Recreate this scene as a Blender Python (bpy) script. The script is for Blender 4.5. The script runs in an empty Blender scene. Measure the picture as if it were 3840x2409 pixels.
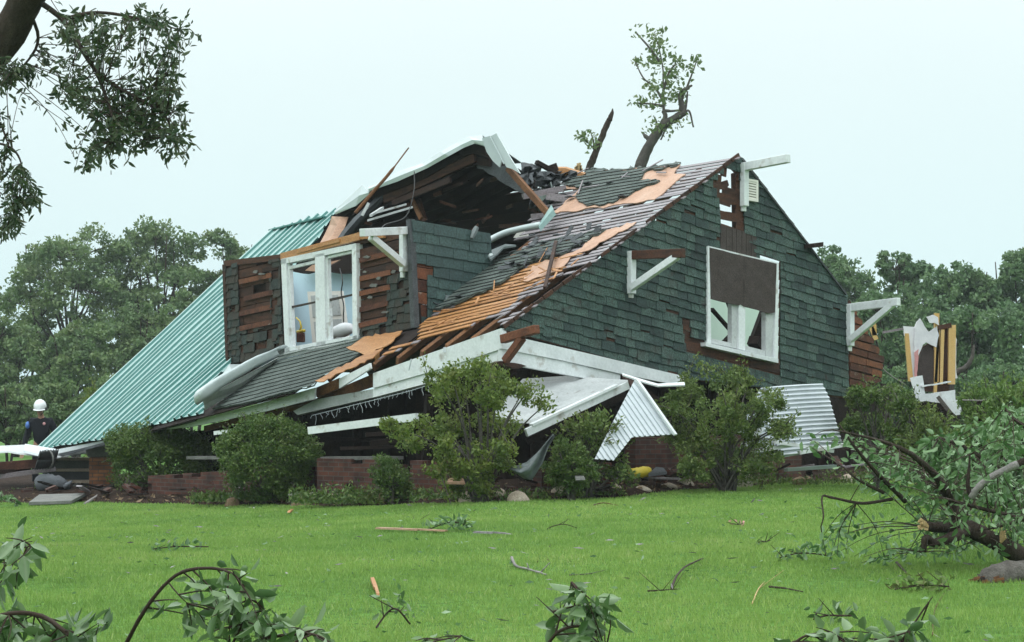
import bpy, math, random
import numpy as np
from mathutils import Vector, Matrix
random.seed(7); RNG = np.random.default_rng(7)
SC = bpy.context.scene
COL = SC.collection

# ---------------------------------------------------------------- camera, world, sun, exposure
F, CX, HY, CZ = 4686.0, 1205.0, 945.0, 1.35      # focal length and horizon, in units of a 2410 wide picture
cam = bpy.data.cameras.new('camera'); cam.sensor_width = 36.0; cam.lens = 36.0 * F / 2410.0
cam.shift_y = (945.0 - 756.0) / 2410.0; cam.clip_start = 0.1; cam.clip_end = 3000.0
co = bpy.data.objects.new('camera', cam); COL.objects.link(co)
co.location = (0, 0, CZ); co.rotation_euler = (math.radians(90), 0, 0); SC.camera = co

SUN_EL, SUN_ROT = math.radians(58), math.radians(205)
world = bpy.data.worlds.new('World'); SC.world = world; world.use_nodes = True
nt = world.node_tree; nt.nodes.clear()
def N_(t, ty, **kw):
    n = t.nodes.new(ty)
    for k, v in kw.items(): setattr(n, k, v)
    return n
out = N_(nt, 'ShaderNodeOutputWorld'); bg = N_(nt, 'ShaderNodeBackground'); bg.inputs['Strength'].default_value = 0.1
sky = N_(nt, 'ShaderNodeTexSky', sky_type='NISHITA'); sky.sun_disc = False
sky.sun_elevation = SUN_EL; sky.sun_rotation = SUN_ROT
tc = N_(nt, 'ShaderNodeTexCoord'); sep = N_(nt, 'ShaderNodeSeparateXYZ'); nt.links.new(tc.outputs['Generated'], sep.inputs[0])
ramp = N_(nt, 'ShaderNodeValToRGB'); cr = ramp.color_ramp
cr.elements[0].position = 0.0; cr.elements[0].color = (.70, .93, .96, 1)
cr.elements[1].position = 1.0; cr.elements[1].color = (2.65, 2.9, 2.95, 1)
e = cr.elements.new(.07); e.color = (.78, .975, .99, 1)
e = cr.elements.new(.16); e.color = (.86, 1.01, 1.015, 1)
e = cr.elements.new(.22); e.color = (.95, 1.07, 1.08, 1)
nt.links.new(sep.outputs['Z'], ramp.inputs[0])
noi = N_(nt, 'ShaderNodeTexNoise'); noi.inputs['Scale'].default_value = 2.2; noi.inputs['Detail'].default_value = 4
nt.links.new(tc.outputs['Generated'], noi.inputs['Vector'])
mr = N_(nt, 'ShaderNodeMapRange'); mr.inputs['To Min'].default_value = 9.4; mr.inputs['To Max'].default_value = 10.7
nt.links.new(noi.outputs['Fac'], mr.inputs['Value'])
sc_ = N_(nt, 'ShaderNodeVectorMath', operation='SCALE'); nt.links.new(ramp.outputs['Color'], sc_.inputs[0]); nt.links.new(mr.outputs[0], sc_.inputs['Scale'])
mx = N_(nt, 'ShaderNodeMix', data_type='RGBA'); mx.inputs[0].default_value = .97
nt.links.new(sky.outputs[0], mx.inputs[6]); nt.links.new(sc_.outputs[0], mx.inputs[7])
nt.links.new(mx.outputs[2], bg.inputs['Color']); nt.links.new(bg.outputs[0], out.inputs[0])

sun = bpy.data.lights.new('sun', 'SUN'); sun.energy = .5; sun.angle = math.radians(35); sun.color = (1, .97, .92)
so = bpy.data.objects.new('sun', sun); COL.objects.link(so)
so.rotation_euler = (math.radians(90) - SUN_EL, 0, math.radians(-25)); so.location = (0, 0, 30)
SC.view_settings.view_transform = 'Standard'; SC.view_settings.look = 'None'
SC.view_settings.exposure = 0.0; SC.view_settings.gamma = 1.0
SC.render.engine = 'CYCLES'
try:
    SC.cycles.use_denoising = True
    SC.cycles.max_bounces = 6; SC.cycles.transparent_max_bounces = 4; SC.cycles.volume_bounces = 0
except Exception: pass

# ---------------------------------------------------------------- geometry helpers
def V3(*a): return np.array(a, float)
def W(x, y, D): return V3((x - CX) / F * D, D, CZ + (HY - y) / F * D)
def nrm(v): v = np.asarray(v, float); return v / max(1e-9, np.linalg.norm(v))
CAMP = V3(0, 0, CZ)
def on_plane(x, y, p, n):
    d = V3((x - CX) / F, 1, (HY - y) / F)
    return CAMP + d * (np.dot(p - CAMP, n) / np.dot(d, n))

class MB:
    def __init__(s): s.v = []; s.f = []; s.t = []
    def add(s, vs, fs, tint=None):
        b = len(s.v); s.v.extend([tuple(map(float, p)) for p in vs])
        for f in fs: s.f.append(tuple(b + i for i in f)); s.t.append(random.random() if tint is None else tint)
    def hexa(s, a, b, tint=None):                   # a, b: matching loops of points (front, back)
        n = len(a); tint = random.random() if tint is None else tint
        fs = [tuple(range(n)), tuple(reversed(range(n, 2 * n)))]
        for i in range(n): j = (i + 1) % n; fs.append((i, n + i, n + j, j))
        s.add(list(a) + list(b), fs, tint)
    def prism(s, pts, vec, tint=None): s.hexa(pts, [p + vec for p in pts], tint)
    def beam(s, a, b, w, h, up=(0, 0, 1), tint=None, skew=0.0):
        a = np.asarray(a, float); b = np.asarray(b, float); d = nrm(b - a)
        r = np.cross(d, up)
        if np.linalg.norm(r) < 1e-3: r = np.cross(d, (1, 0, 0))
        r = nrm(r); u = np.cross(r, d); q = []
        for c in (a, b):
            q.append([c + r * w / 2 * i + u * h / 2 * j + d * skew * random.uniform(-1, 1) for i, j in ((-1, -1), (1, -1), (1, 1), (-1, 1))])
        s.hexa(q[0], q[1], tint)
    def tube(s, pts, rad, n=8, tint=None, rough=0.0, cap=True):
        pts = [np.asarray(p, float) for p in pts]; m = len(pts)
        if not hasattr(rad, '__len__'): rad = [rad] * m
        tint = random.random() if tint is None else tint
        vs = []; ref = None
        for i, p in enumerate(pts):
            d = nrm(pts[min(i + 1, m - 1)] - pts[max(i - 1, 0)])
            if ref is None: ref = nrm(np.cross(d, (0.3, 0.2, 1) if abs(d[2]) < .9 else (1, 0, 0)))
            ref = nrm(ref - d * np.dot(ref, d)); o = np.cross(d, ref)
            for k in range(n):
                a = 2 * math.pi * k / n; r = rad[i] * (1 + rough * random.uniform(-1, 1))
                vs.append(p + (ref * math.cos(a) + o * math.sin(a)) * r)
        fs = [(i * n + k, i * n + (k + 1) % n, (i + 1) * n + (k + 1) % n, (i + 1) * n + k) for i in range(m - 1) for k in range(n)]
        if cap: fs += [tuple(reversed(range(n))), tuple(range((m - 1) * n, m * n))]
        s.add(vs, fs, tint)
    def grid(s, P, tint=None):                      # P[i][j] points
        a, b = len(P), len(P[0]); vs = [p for r in P for p in r]
        s.add(vs, [(i * b + j, i * b + j + 1, (i + 1) * b + j + 1, (i + 1) * b + j) for i in range(a - 1) for j in range(b - 1)], tint)

def spline(pts, n=6):
    P = [np.asarray(p, float) for p in pts]; P = [2 * P[0] - P[1]] + P + [2 * P[-1] - P[-2]]; o = []
    for i in range(1, len(P) - 2):
        for k in range(n):
            t = k / n; a, b, c, d = P[i - 1:i + 3]
            o.append(.5 * (2 * b + (c - a) * t + (2 * a - 5 * b + 4 * c - d) * t * t + (3 * b - a - 3 * c + d) * t ** 3))
    o.append(P[-2]); return o

ROOTW = {}                                          # world location of each parent
def setp(o, label=None, cat=None, group=None, kind=None):
    for k, v in (('label', label), ('category', cat), ('group', group), ('kind', kind)):
        if v: o[k] = v
    return o
def link(name, me, mat, parent=None, base=None, smooth=False):
    o = bpy.data.objects.new(name, me); COL.objects.link(o)
    off = np.zeros(3)
    if parent is not None: o.parent = parent; off = ROOTW[parent.name]
    elif base is not None: off = np.asarray(base, float); o.location = off
    ROOTW[o.name] = off
    n = len(me.vertices); a = np.empty(n * 3); me.vertices.foreach_get('co', a)
    a = (a.reshape(-1, 3) - off).ravel(); me.vertices.foreach_set('co', a)
    if mat: me.materials.append(mat)
    if smooth: me.polygons.foreach_set('use_smooth', [True] * len(me.polygons))
    me.update(); return o
def build(name, mb, mat, parent=None, base=None, smooth=False, bevel=0, solid=0):
    me = bpy.data.meshes.new(name); me.from_pydata(mb.v, [], mb.f)
    at = me.attributes.new('tint', 'FLOAT', 'FACE'); at.data.foreach_set('value', mb.t)
    o = link(name, me, mat, parent, base, smooth)
    if solid: m = o.modifiers.new('thickness', 'SOLIDIFY'); m.thickness = solid; m.offset = 0
    if bevel: m = o.modifiers.new('bevel', 'BEVEL'); m.width = bevel; m.segments = 1; m.limit_method = 'ANGLE'
    return o
def build_np(name, V, Fc, tint, mat, parent=None, base=None, smooth=False):
    me = bpy.data.meshes.new(name); V = np.asarray(V, np.float32); Fc = np.asarray(Fc, np.int32); M, k = Fc.shape
    me.vertices.add(len(V)); me.vertices.foreach_set('co', V.ravel())
    me.loops.add(M * k); me.loops.foreach_set('vertex_index', Fc.ravel())
    me.polygons.add(M); me.polygons.foreach_set('loop_start', np.arange(M, dtype=np.int32) * k)
    try: me.polygons.foreach_set('loop_total', np.full(M, k, np.int32))
    except Exception: pass
    me.update(calc_edges=True); me.validate()
    at = me.attributes.new('tint', 'FLOAT', 'FACE'); at.data.foreach_set('value', np.asarray(tint, np.float32))
    return link(name, me, mat, parent, base, smooth)
def thing(name, base, label, cat, group=None):
    o = bpy.data.objects.new(name, None); COL.objects.link(o); o.empty_display_size = .2
    o.location = base; ROOTW[o.name] = np.asarray(base, float); return setp(o, label, cat, group)

# polygon clipping in 2D
def clip_half(poly, a, b, c):                        # keep a*x+b*y<=c
    o = []
    for i in range(len(poly)):
        p, q = poly[i], poly[(i + 1) % len(poly)]
        dp, dq = a * p[0] + b * p[1] - c, a * q[0] + b * q[1] - c
        if dp <= 0: o.append(p)
        if (dp < 0 < dq) or (dq < 0 < dp):
            t = dp / (dp - dq); o.append((p[0] + (q[0] - p[0]) * t, p[1] + (q[1] - p[1]) * t))
    return o
def clip_rect(poly, x0, x1, y0, y1):
    for h in ((-1, 0, -x0), (1, 0, x1), (0, -1, -y0), (0, 1, y1)):
        poly = clip_half(poly, *h)
        if len(poly) < 3: return []
    return poly
def inside(p, poly):
    x, y = p; r = False; j = len(poly) - 1
    for i in range(len(poly)):
        xi, yi = poly[i]; xj, yj = poly[j]
        if (yi > y) != (yj > y) and x < (xj - xi) * (y - yi) / (yj - yi + 1e-12) + xi: r = not r
        j = i
    return r
def spans(poly, y):                                  # x intervals of a polygon on a horizontal line
    xs = []
    for i in range(len(poly)):
        (x0, y0), (x1, y1) = poly[i], poly[(i + 1) % len(poly)]
        if (y0 > y) != (y1 > y): xs.append(x0 + (x1 - x0) * (y - y0) / (y1 - y0))
    xs.sort(); return [(xs[i], xs[i + 1]) for i in range(0, len(xs) - 1, 2)]
def minus(iv, cuts):
    for a, b in cuts:
        o = []
        for p, q in iv:
            if b <= p or a >= q: o.append((p, q)); continue
            if a > p: o.append((p, a))
            if b < q: o.append((b, q))
        iv = o
    return iv
def jag(poly, step=12, amp=4):
    o = []
    for i in range(len(poly)):
        p, q = np.array(poly[i], float), np.array(poly[(i + 1) % len(poly)], float); d = q - p; L = np.linalg.norm(d); n = max(1, int(L / step))
        nn = np.array([-d[1], d[0]]) / max(L, 1e-6)
        for k in range(n):
            w = p + d * (k / n)
            if k: w = w + nn * random.uniform(-amp, amp) + d / L * random.uniform(-.3, .3) * step
            o.append((w[0], w[1]))
    return o

# ---------------------------------------------------------------- materials
def mat(name, cols, scale=6.0, amt=.5, rough=.75, bump=0.0, bscale=None, spec=.4, stretch=(1, 1, 1), detail=5, transl=0.0, metal=0.0, dirt=None, bdist=.02, fine=0.0):
    m = bpy.data.materials.new(name); m.use_nodes = True; t = m.node_tree; p = t.nodes['Principled BSDF']; L = t.links.new
    tcx = N_(t, 'ShaderNodeTexCoord'); mp = N_(t, 'ShaderNodeMapping'); mp.inputs['Scale'].default_value = stretch
    L(tcx.outputs['Object'], mp.inputs['Vector'])
    no = N_(t, 'ShaderNodeTexNoise'); no.inputs['Scale'].default_value = scale; no.inputs['Detail'].default_value = detail; no.inputs['Roughness'].default_value = .65
    L(mp.outputs[0], no.inputs['Vector'])
    mrn = N_(t, 'ShaderNodeMapRange'); mrn.inputs['From Min'].default_value = .3; mrn.inputs['From Max'].default_value = .7; L(no.outputs['Fac'], mrn.inputs['Value'])
    at = N_(t, 'ShaderNodeAttribute'); at.attribute_name = 'tint'
    mixf = N_(t, 'ShaderNodeMix', data_type='FLOAT'); mixf.inputs[0].default_value = amt
    L(at.outputs['Fac'], mixf.inputs[2]); L(mrn.outputs[0], mixf.inputs[3])
    rp = N_(t, 'ShaderNodeValToRGB'); n = len(cols)
    for i, c in enumerate(cols):
        pos = i / max(1, n - 1)
        el = rp.color_ramp.elements[i] if i < 2 else rp.color_ramp.elements.new(pos)
        el.color = (*c, 1)
    if n > 2:                                        # reorder
        for i, c in enumerate(cols):
            rp.color_ramp.elements[i].position = i / (n - 1)
        for i, c in enumerate(cols): rp.color_ramp.elements[i].color = (*c, 1)
    L(mixf.outputs[0], rp.inputs[0]); cur = rp.outputs['Color']
    if fine:
        n2 = N_(t, 'ShaderNodeTexNoise'); n2.inputs['Scale'].default_value = scale * 14; n2.inputs['Detail'].default_value = 3; L(tcx.outputs['Object'], n2.inputs['Vector'])
        m2 = N_(t, 'ShaderNodeMapRange'); m2.inputs['From Min'].default_value = .3; m2.inputs['From Max'].default_value = .7
        m2.inputs['To Min'].default_value = 1 - fine; m2.inputs['To Max'].default_value = 1 + fine; L(n2.outputs['Fac'], m2.inputs['Value'])
        vs = N_(t, 'ShaderNodeVectorMath', operation='SCALE'); L(cur, vs.inputs[0]); L(m2.outputs[0], vs.inputs['Scale']); cur = vs.outputs[0]
    if dirt:
        n3 = N_(t, 'ShaderNodeTexNoise'); n3.inputs['Scale'].default_value = dirt[1]; n3.inputs['Detail'].default_value = 8; L(mp.outputs[0], n3.inputs['Vector'])
        m3 = N_(t, 'ShaderNodeMapRange'); m3.inputs['From Min'].default_value = dirt[2]; m3.inputs['From Max'].default_value = dirt[2] + .12; L(n3.outputs['Fac'], m3.inputs['Value'])
        mm = N_(t, 'ShaderNodeMix', data_type='RGBA'); L(m3.outputs[0], mm.inputs[0]); L(cur, mm.inputs[6]); mm.inputs[7].default_value = (*dirt[0], 1); cur = mm.outputs[2]
    L(cur, p.inputs['Base Color']); p.inputs['Roughness'].default_value = rough; p.inputs['Metallic'].default_value = metal
    try: p.inputs['Specular IOR Level'].default_value = spec
    except Exception: pass
    if bump:
        nb = N_(t, 'ShaderNodeTexNoise'); nb.inputs['Scale'].default_value = bscale or scale * 3; nb.inputs['Detail'].default_value = 5; L(mp.outputs[0], nb.inputs['Vector'])
        b = N_(t, 'ShaderNodeBump'); b.inputs['Strength'].default_value = bump; b.inputs['Distance'].default_value = bdist
        L(nb.outputs['Fac'], b.inputs['Height']); L(b.outputs[0], p.inputs['Normal'])
    if transl:
        tr = N_(t, 'ShaderNodeBsdfTranslucent'); L(cur, tr.inputs['Color']); ms = N_(t, 'ShaderNodeMixShader'); ms.inputs[0].default_value = transl
        o = t.nodes['Material Output']; L(p.outputs[0], ms.inputs[1]); L(tr.outputs[0], ms.inputs[2]); L(ms.outputs[0], o.inputs['Surface'])
    return m
M = {}
M['wall_shingle'] = mat('wall_shingle', [(.009, .016, .016), (.020, .041, .037), (.048, .084, .070), (.032, .034, .030)], 3.5, .45, .6, .5, 70, .3, fine=.85, dirt=((.022, .018, .015), 7, .62))
M['mixed_shingle'] = mat('mixed_shingle', [(.012, .014, .012), (.024, .036, .031), (.035, .026, .018), (.05, .065, .055)], 4, .5, .65, .5, 60, .3, fine=.6)
M['side_shingle'] = mat('side_shingle', [(.024, .044, .044), (.038, .07, .066), (.05, .088, .08)], 2.2, .45, .55, .35, 60, .35, fine=.45)
M['old_plank'] = mat('old_plank', [(.012, .007, .006), (.036, .016, .010), (.075, .029, .015), (.022, .014, .011)], 3.0, .5, .75, .4, 30, .3, stretch=(1, 1, 6), fine=.35)
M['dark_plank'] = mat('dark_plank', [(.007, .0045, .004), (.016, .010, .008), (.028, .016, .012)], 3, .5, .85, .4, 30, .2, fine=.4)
M['rust_plank'] = mat('rust_plank', [(.022, .010, .008), (.075, .026, .015), (.17, .060, .028), (.04, .02, .014)], 3.0, .45, .75, .4, 30, .3, dirt=((.32, .28, .24), 5, .66), fine=.3)
M['grey_board'] = mat('grey_board', [(.13, .11, .12), (.21, .18, .19), (.30, .27, .29)], 2.5, .5, .42, .3, 40, .5, stretch=(.5, .5, 8), fine=.25)
M['orange_board'] = mat('orange_board', [(.22, .085, .026), (.38, .17, .055), (.48, .25, .11)], 2.5, .5, .5, .3, 40, .4, stretch=(.5, .5, 8), fine=.25)
M['tan_ply'] = mat('tan_ply', [(.36, .20, .13), (.46, .27, .18), (.50, .33, .24)], 2.0, .8, .6, .2, 40, .4, fine=.15, dirt=((.12, .07, .05), 3, .72))
M['rafter'] = mat('rafter', [(.10, .04, .018), (.17, .075, .03), (.05, .022, .014)], 3, .6, .75, .3, 30, .3, fine=.3)
M['white_paint'] = mat('white_paint', [(.52, .55, .56), (.66, .69, .70), (.74, .76, .77)], 1.8, .7, .55, .2, 24, .4, dirt=((.40, .38, .35), 5, .60), fine=.07)
M['grey_paint'] = mat('grey_paint', [(.34, .36, .36), (.46, .48, .48), (.52, .54, .54)], 2.0, .7, .6, .2, 20, .4, dirt=((.18, .16, .14), 6, .62), fine=.1)
M['brown_panel'] = mat('brown_panel', [(.028, .020, .018), (.045, .032, .028), (.06, .045, .042)], 5, .8, .7, .3, 60, .3, fine=.5)
M['roof_felt'] = mat('roof_felt', [(.040, .054, .048), (.075, .094, .083), (.115, .135, .122)], 4.0, .55, .8, .6, 60, .3, fine=.4, dirt=((.17, .16, .15), 3, .7))
M['dark_felt'] = mat('dark_felt', [(.025, .028, .03), (.05, .055, .06), (.09, .10, .11)], 4.0, .6, .7, .6, 30, .4, fine=.3)
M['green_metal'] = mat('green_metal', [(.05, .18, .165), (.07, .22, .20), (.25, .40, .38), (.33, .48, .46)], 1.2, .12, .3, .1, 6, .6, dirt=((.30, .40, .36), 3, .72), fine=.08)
M['silver_metal'] = mat('silver_metal', [(.36, .42, .42), (.46, .52, .52), (.54, .60, .60)], 1.5, .7, .34, .15, 8, .6, metal=.25, dirt=((.22, .24, .23), 4, .68))
M['white_metal'] = mat('white_metal', [(.40, .44, .47), (.50, .54, .57), (.58, .62, .65)], 2, .7, .4, .1, 8, .5, dirt=((.38, .38, .37), 5, .68))
M['blue_wall'] = mat('blue_wall', [(.52, .70, .80), (.58, .76, .86)], 1, .8, .8, .05, 10, .2, dirt=((.36, .50, .60), 4, .68))
M['green_wall'] = mat('green_wall', [(.50, .66, .56), (.58, .74, .63)], 1, .8, .8, .05, 10, .2)
M['cream'] = mat('cream', [(.68, .65, .60), (.76, .73, .68)], 2, .7, .6, .1, 20, .3)
M['soil'] = mat('soil', [(.018, .011, .008), (.034, .021, .015), (.055, .036, .026)], 5, .9, .95, .9, 25, .1, fine=.5, bdist=.05)
M['stone'] = mat('stone', [(.26, .20, .15), (.40, .33, .26), (.50, .45, .38)], 5, .6, .85, .5, 20, .2, fine=.25)
M['brown_stone'] = mat('brown_stone', [(.11, .07, .045), (.22, .15, .095), (.13, .12, .06)], 5, .7, .85, .5, 20, .2, fine=.3)
M['bark'] = mat('bark', [(.022, .016, .012), (.045, .034, .026), (.075, .06, .048)], 6, .7, .9, .9, 30, .15, stretch=(1, 1, .4), bdist=.03, fine=.3)
M['grey_bark'] = mat('grey_bark', [(.05, .045, .04), (.09, .08, .07), (.14, .13, .115)], 8, .7, .85, .8, 40, .2, fine=.3)
M['pale_bark'] = mat('pale_bark', [(.16, .15, .14), (.24, .22, .21), (.30, .28, .26)], 8, .7, .8, .5, 40, .2, fine=.2)
M['raw_wood'] = mat('raw_wood', [(.42, .27, .12), (.52, .36, .18), (.58, .44, .26)], 6, .6, .7, .5, 40, .3, fine=.2)
M['twig'] = mat('twig', [(.03, .018, .012), (.05, .03, .02)], 8, .5, .8, .3, 40, .3)
def leafm(n, cols, tr=.3, rough=.5, spec=.35): M[n] = mat(n, cols, 3, .25, rough, 0, None, spec, transl=tr)
leafm('leaf_far', [(0.068, 0.117, 0.052), (0.110, 0.181, 0.072), (0.165, 0.236, 0.088), (0.132, 0.153, 0.070)], .25)  # far leaf colours, left and right, lightened to carry distance haze
leafm('leaf_far_right', [(0.068, 0.131, 0.062), (0.110, 0.192, 0.080), (0.159, 0.242, 0.094)], .25)
leafm('leaf_snap', [(0.091, 0.143, 0.052), (0.130, 0.195, 0.072), (0.182, 0.221, 0.091)], .35)
leafm('leaf_shade', [(0.023, 0.049, 0.023), (0.041, 0.075, 0.032), (0.067, 0.099, 0.038), (0.072, 0.072, 0.035)], .25)
leafm('leaf_hedge', [(0.037, 0.076, 0.019), (0.063, 0.119, 0.025), (0.114, 0.175, 0.037), (0.103, 0.105, 0.039)], .25)
leafm('leaf_yellow', [(0.055, 0.098, .020), (0.105, 0.161, .030), (0.175, 0.230, .042), (0.130, 0.103, .034)], .3)
leafm('leaf_olive', [(0.050, 0.090, .022), (0.092, 0.149, .035), (0.150, 0.207, .048), (0.130, 0.115, .045)], .3)
leafm('leaf_bright', [(.055, .115, .024), (.085, .16, .034), (.14, .22, .05), (.20, .26, .09)], .3)
leafm('leaf_limb', [(0.044, 0.111, 0.034), (0.086, 0.182, 0.055), (0.169, 0.286, 0.117), (0.338, 0.455, 0.286)], .25, .4, .5)
leafm('leaf_near', [(.045, .10, .032), (.085, .16, .052), (.16, .25, .10), (.32, .40, .28)], .22, .35, .5)
M['grass_blade'] = mat('grass_blade', [(.115, .215, .048), (.185, .315, .068), (.265, .395, .092), (.42, .45, .20)], .55, .38, .6, 0, None, .3, transl=.3)
M['lawn'] = mat('lawn', [(.055, .12, .024), (.08, .17, .032), (.10, .19, .038)], .8, .9, .9, .6, 30, .1, fine=.4, bdist=.04)
M['field'] = M['lawn']
M['concrete'] = mat('concrete', [(.10, .10, .095), (.16, .16, .15), (.22, .22, .20)], 4, .7, .85, .4, 30, .2, fine=.2)
M['black_plastic'] = mat('black_plastic', [(.012, .012, .013), (.03, .03, .03)], 5, .6, .45, .2, 20, .4)
M['grey_cloth'] = mat('grey_cloth', [(.085, .09, .10), (.14, .15, .165)], 5, .7, .8, .6, 25, .2)
M['tarp'] = mat('tarp', [(.06, .075, .075), (.11, .13, .13), (.17, .20, .21)], 3, .7, .45, .4, 15, .4)
M['yellow_plastic'] = mat('yellow_plastic', [(.55, .40, .03), (.68, .54, .06)], 5, .6, .45, .4, 20, .4, dirt=((.25, .16, .05), 9, .66))
M['black_cloth'] = mat('black_cloth', [(.008, .009, .013), (.016, .017, .022)], 8, .7, .8, .4, 40, .2)
M['skin'] = mat('skin', [(.36, .20, .14), (.42, .25, .18)], 8, .6, .55, .1, 60, .3)
M['helmet'] = mat('helmet', [(.72, .74, .75), (.78, .80, .81)], 4, .6, .25, 0, None, .5)
M['blue_patch'] = mat('blue_patch', [(.06, .14, .42), (.10, .22, .55)], 20, .6, .7)
M['pink_badge'] = mat('pink_badge', [(.50, .22, .24), (.62, .34, .34)], 20, .6, .6)
M['lumber'] = mat('lumber', [(.46, .28, .09), (.56, .36, .13), (.60, .42, .19)], 4, .6, .6, .2, 30, .3, stretch=(1, 1, .3), fine=.15)
M['insulation'] = mat('insulation', [(.56, .56, .60), (.68, .68, .70), (.74, .74, .76)], 4, .7, .8, .4, 12, .2)
M['pink_wool'] = mat('pink_wool', [(.50, .22, .22), (.60, .34, .33)], 5, .6, .9, .6, 20, .1)
def brick_mat(c1=(.055, .018, .013), c2=(.115, .036, .021)):
    m = bpy.data.materials.new('brick'); m.use_nodes = True; t = m.node_tree; p = t.nodes['Principled BSDF']; L = t.links.new
    at = N_(t, 'ShaderNodeUVMap'); at.uv_map = 'UVMap'
    b = N_(t, 'ShaderNodeTexBrick'); b.inputs['Color1'].default_value = (*c1, 1); b.inputs['Color2'].default_value = (*c2, 1); b.inputs['Mortar'].default_value = (.075, .06, .05, 1)
    b.inputs['Scale'].default_value = 1.0; b.inputs['Brick Width'].default_value = .21; b.inputs['Row Height'].default_value = .07; b.inputs['Mortar Size'].default_value = .008; b.inputs['Bias'].default_value = -.1
    L(at.outputs[0], b.inputs['Vector'])
    tcx = N_(t, 'ShaderNodeTexCoord'); n = N_(t, 'ShaderNodeTexNoise'); n.inputs['Scale'].default_value = 5; n.inputs['Detail'].default_value = 6; L(tcx.outputs['Object'], n.inputs['Vector'])
    mr_ = N_(t, 'ShaderNodeMapRange'); mr_.inputs['From Min'].default_value = .3; mr_.inputs['From Max'].default_value = .7; mr_.inputs['To Min'].default_value = .5; mr_.inputs['To Max'].default_value = 1.25; L(n.outputs['Fac'], mr_.inputs['Value'])
    vs = N_(t, 'ShaderNodeVectorMath', operation='SCALE'); L(b.outputs['Color'], vs.inputs[0]); L(mr_.outputs[0], vs.inputs['Scale']); L(vs.outputs[0], p.inputs['Base Color'])
    p.inputs['Roughness'].default_value = .85
    bm = N_(t, 'ShaderNodeBump'); bm.inputs['Strength'].default_value = .6; bm.inputs['Distance'].default_value = .01; bm.invert = True; L(b.outputs['Fac'], bm.inputs['Height']); L(bm.outputs[0], p.inputs['Normal'])
    return m
M['brick'] = brick_mat(); M['orange_brick'] = brick_mat((.20, .075, .03), (.34, .14, .05))
def add_box_uv(o):                                   # metres, by the dominant axis of each face
    me = o.data; uv = me.uv_layers.new(name='UVMap')
    for p in me.polygons:
        n = p.normal; h = nrm((-n.y, n.x, 0)) if abs(n.z) < .8 else V3(1, 0, 0)
        for li in p.loop_indices:
            c = me.vertices[me.loops[li].vertex_index].co
            uv.data[li].uv = (c.x * h[0] + c.y * h[1], c.z if abs(n.z) < .8 else c.y)
# ---------------------------------------------------------------- terrain
GX = [-60, -14, -10, -7.3, -3.9, -1.9, 0, 2, 5, 10, 60]
GZ = [-.6, -.5, -.44, -.39, -.245, -.12, .01, .05, .06, .02, -.2]
def sstep(a, b, x): t = np.clip((x - a) / (b - a), 0, 1); return t * t * (3 - 2 * t)
def gz(x, y):
    x = np.asarray(x, float); y = np.asarray(y, float)
    z = sstep(12, 28, y) * np.interp(x, GX, GZ)
    z = z + .018 * np.sin(x * 1.3 + .7 * y) * np.sin(y * .9 - .4 * x) * sstep(4, 10, y)
    return z - 1.2 * sstep(48, 130, y)
def gp(x, y, up=0.0): return V3(x, y, float(gz(x, y)) + up)
def ground_px(x, y, it=12):                          # picture point -> point on the ground
    D = 25.0
    for _ in range(40):
        X = (x - CX) / F * D; D = .6 * D + .4 * (CZ - float(gz(X, D))) * F / max(20, y - HY)
    return V3((x - CX) / F * D, D, float(gz((x - CX) / F * D, D)))
EX = [-40, -12, -7.3, -3.94, -1.86, 0, 1.79, 3.55, 5.6, 12, 40]
EY = [40, 36, 34, 30.5, 28.2, 26.6, 27.8, 30.2, 32.8, 38, 42]
def yedge(x): return np.interp(x, EX, EY) + .12 * np.sin(np.asarray(x) * 3.1) + .07 * np.sin(np.asarray(x) * 7.7)

xs = np.concatenate([np.linspace(-1500, -60, 14), np.linspace(-50, -16, 18), np.linspace(-15, 15, 91), np.linspace(16, 50, 18), np.linspace(60, 1500, 14)])
ys = np.concatenate([np.linspace(-60, 2, 10), np.linspace(4, 46, 127), np.linspace(48, 140, 36), np.linspace(150, 2500, 22)])
X, Y = np.meshgrid(xs, ys); Z = gz(X, Y); nx, ny = len(xs), len(ys)
I = np.arange(nx * ny).reshape(ny, nx)
Fq = np.stack([I[:-1, :-1], I[:-1, 1:], I[1:, 1:], I[1:, :-1]], -1).reshape(-1, 4)
g = build_np('ground', np.stack([X, Y, Z], -1).reshape(-1, 3), Fq, RNG.random(len(Fq)) * 0 + .5, M['lawn'], smooth=True)
setp(g, 'green lawn and field around the wrecked house', 'ground', kind='structure')

# mulch bed along the house, mounded a little
bx = np.linspace(-13, 12, 160); bt = np.linspace(0, 1, 26); P = []
for t in bt:
    row = []
    for x in bx:
        y = float(yedge(x)) + t * 9.0 - .0
        row.append((x, y, float(gz(x, y)) + .012 + .16 * math.sin(min(1, t * 5) * math.pi / 2) + (.02 * random.random() if t > 0 else -.03)))
    P.append(row)
mb = MB(); mb.grid(P, .5); b = build('soil_bed', mb, M['soil'], smooth=True); setp(b, 'dark mulch bed between the lawn and the house', 'soil', kind='structure')

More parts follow.
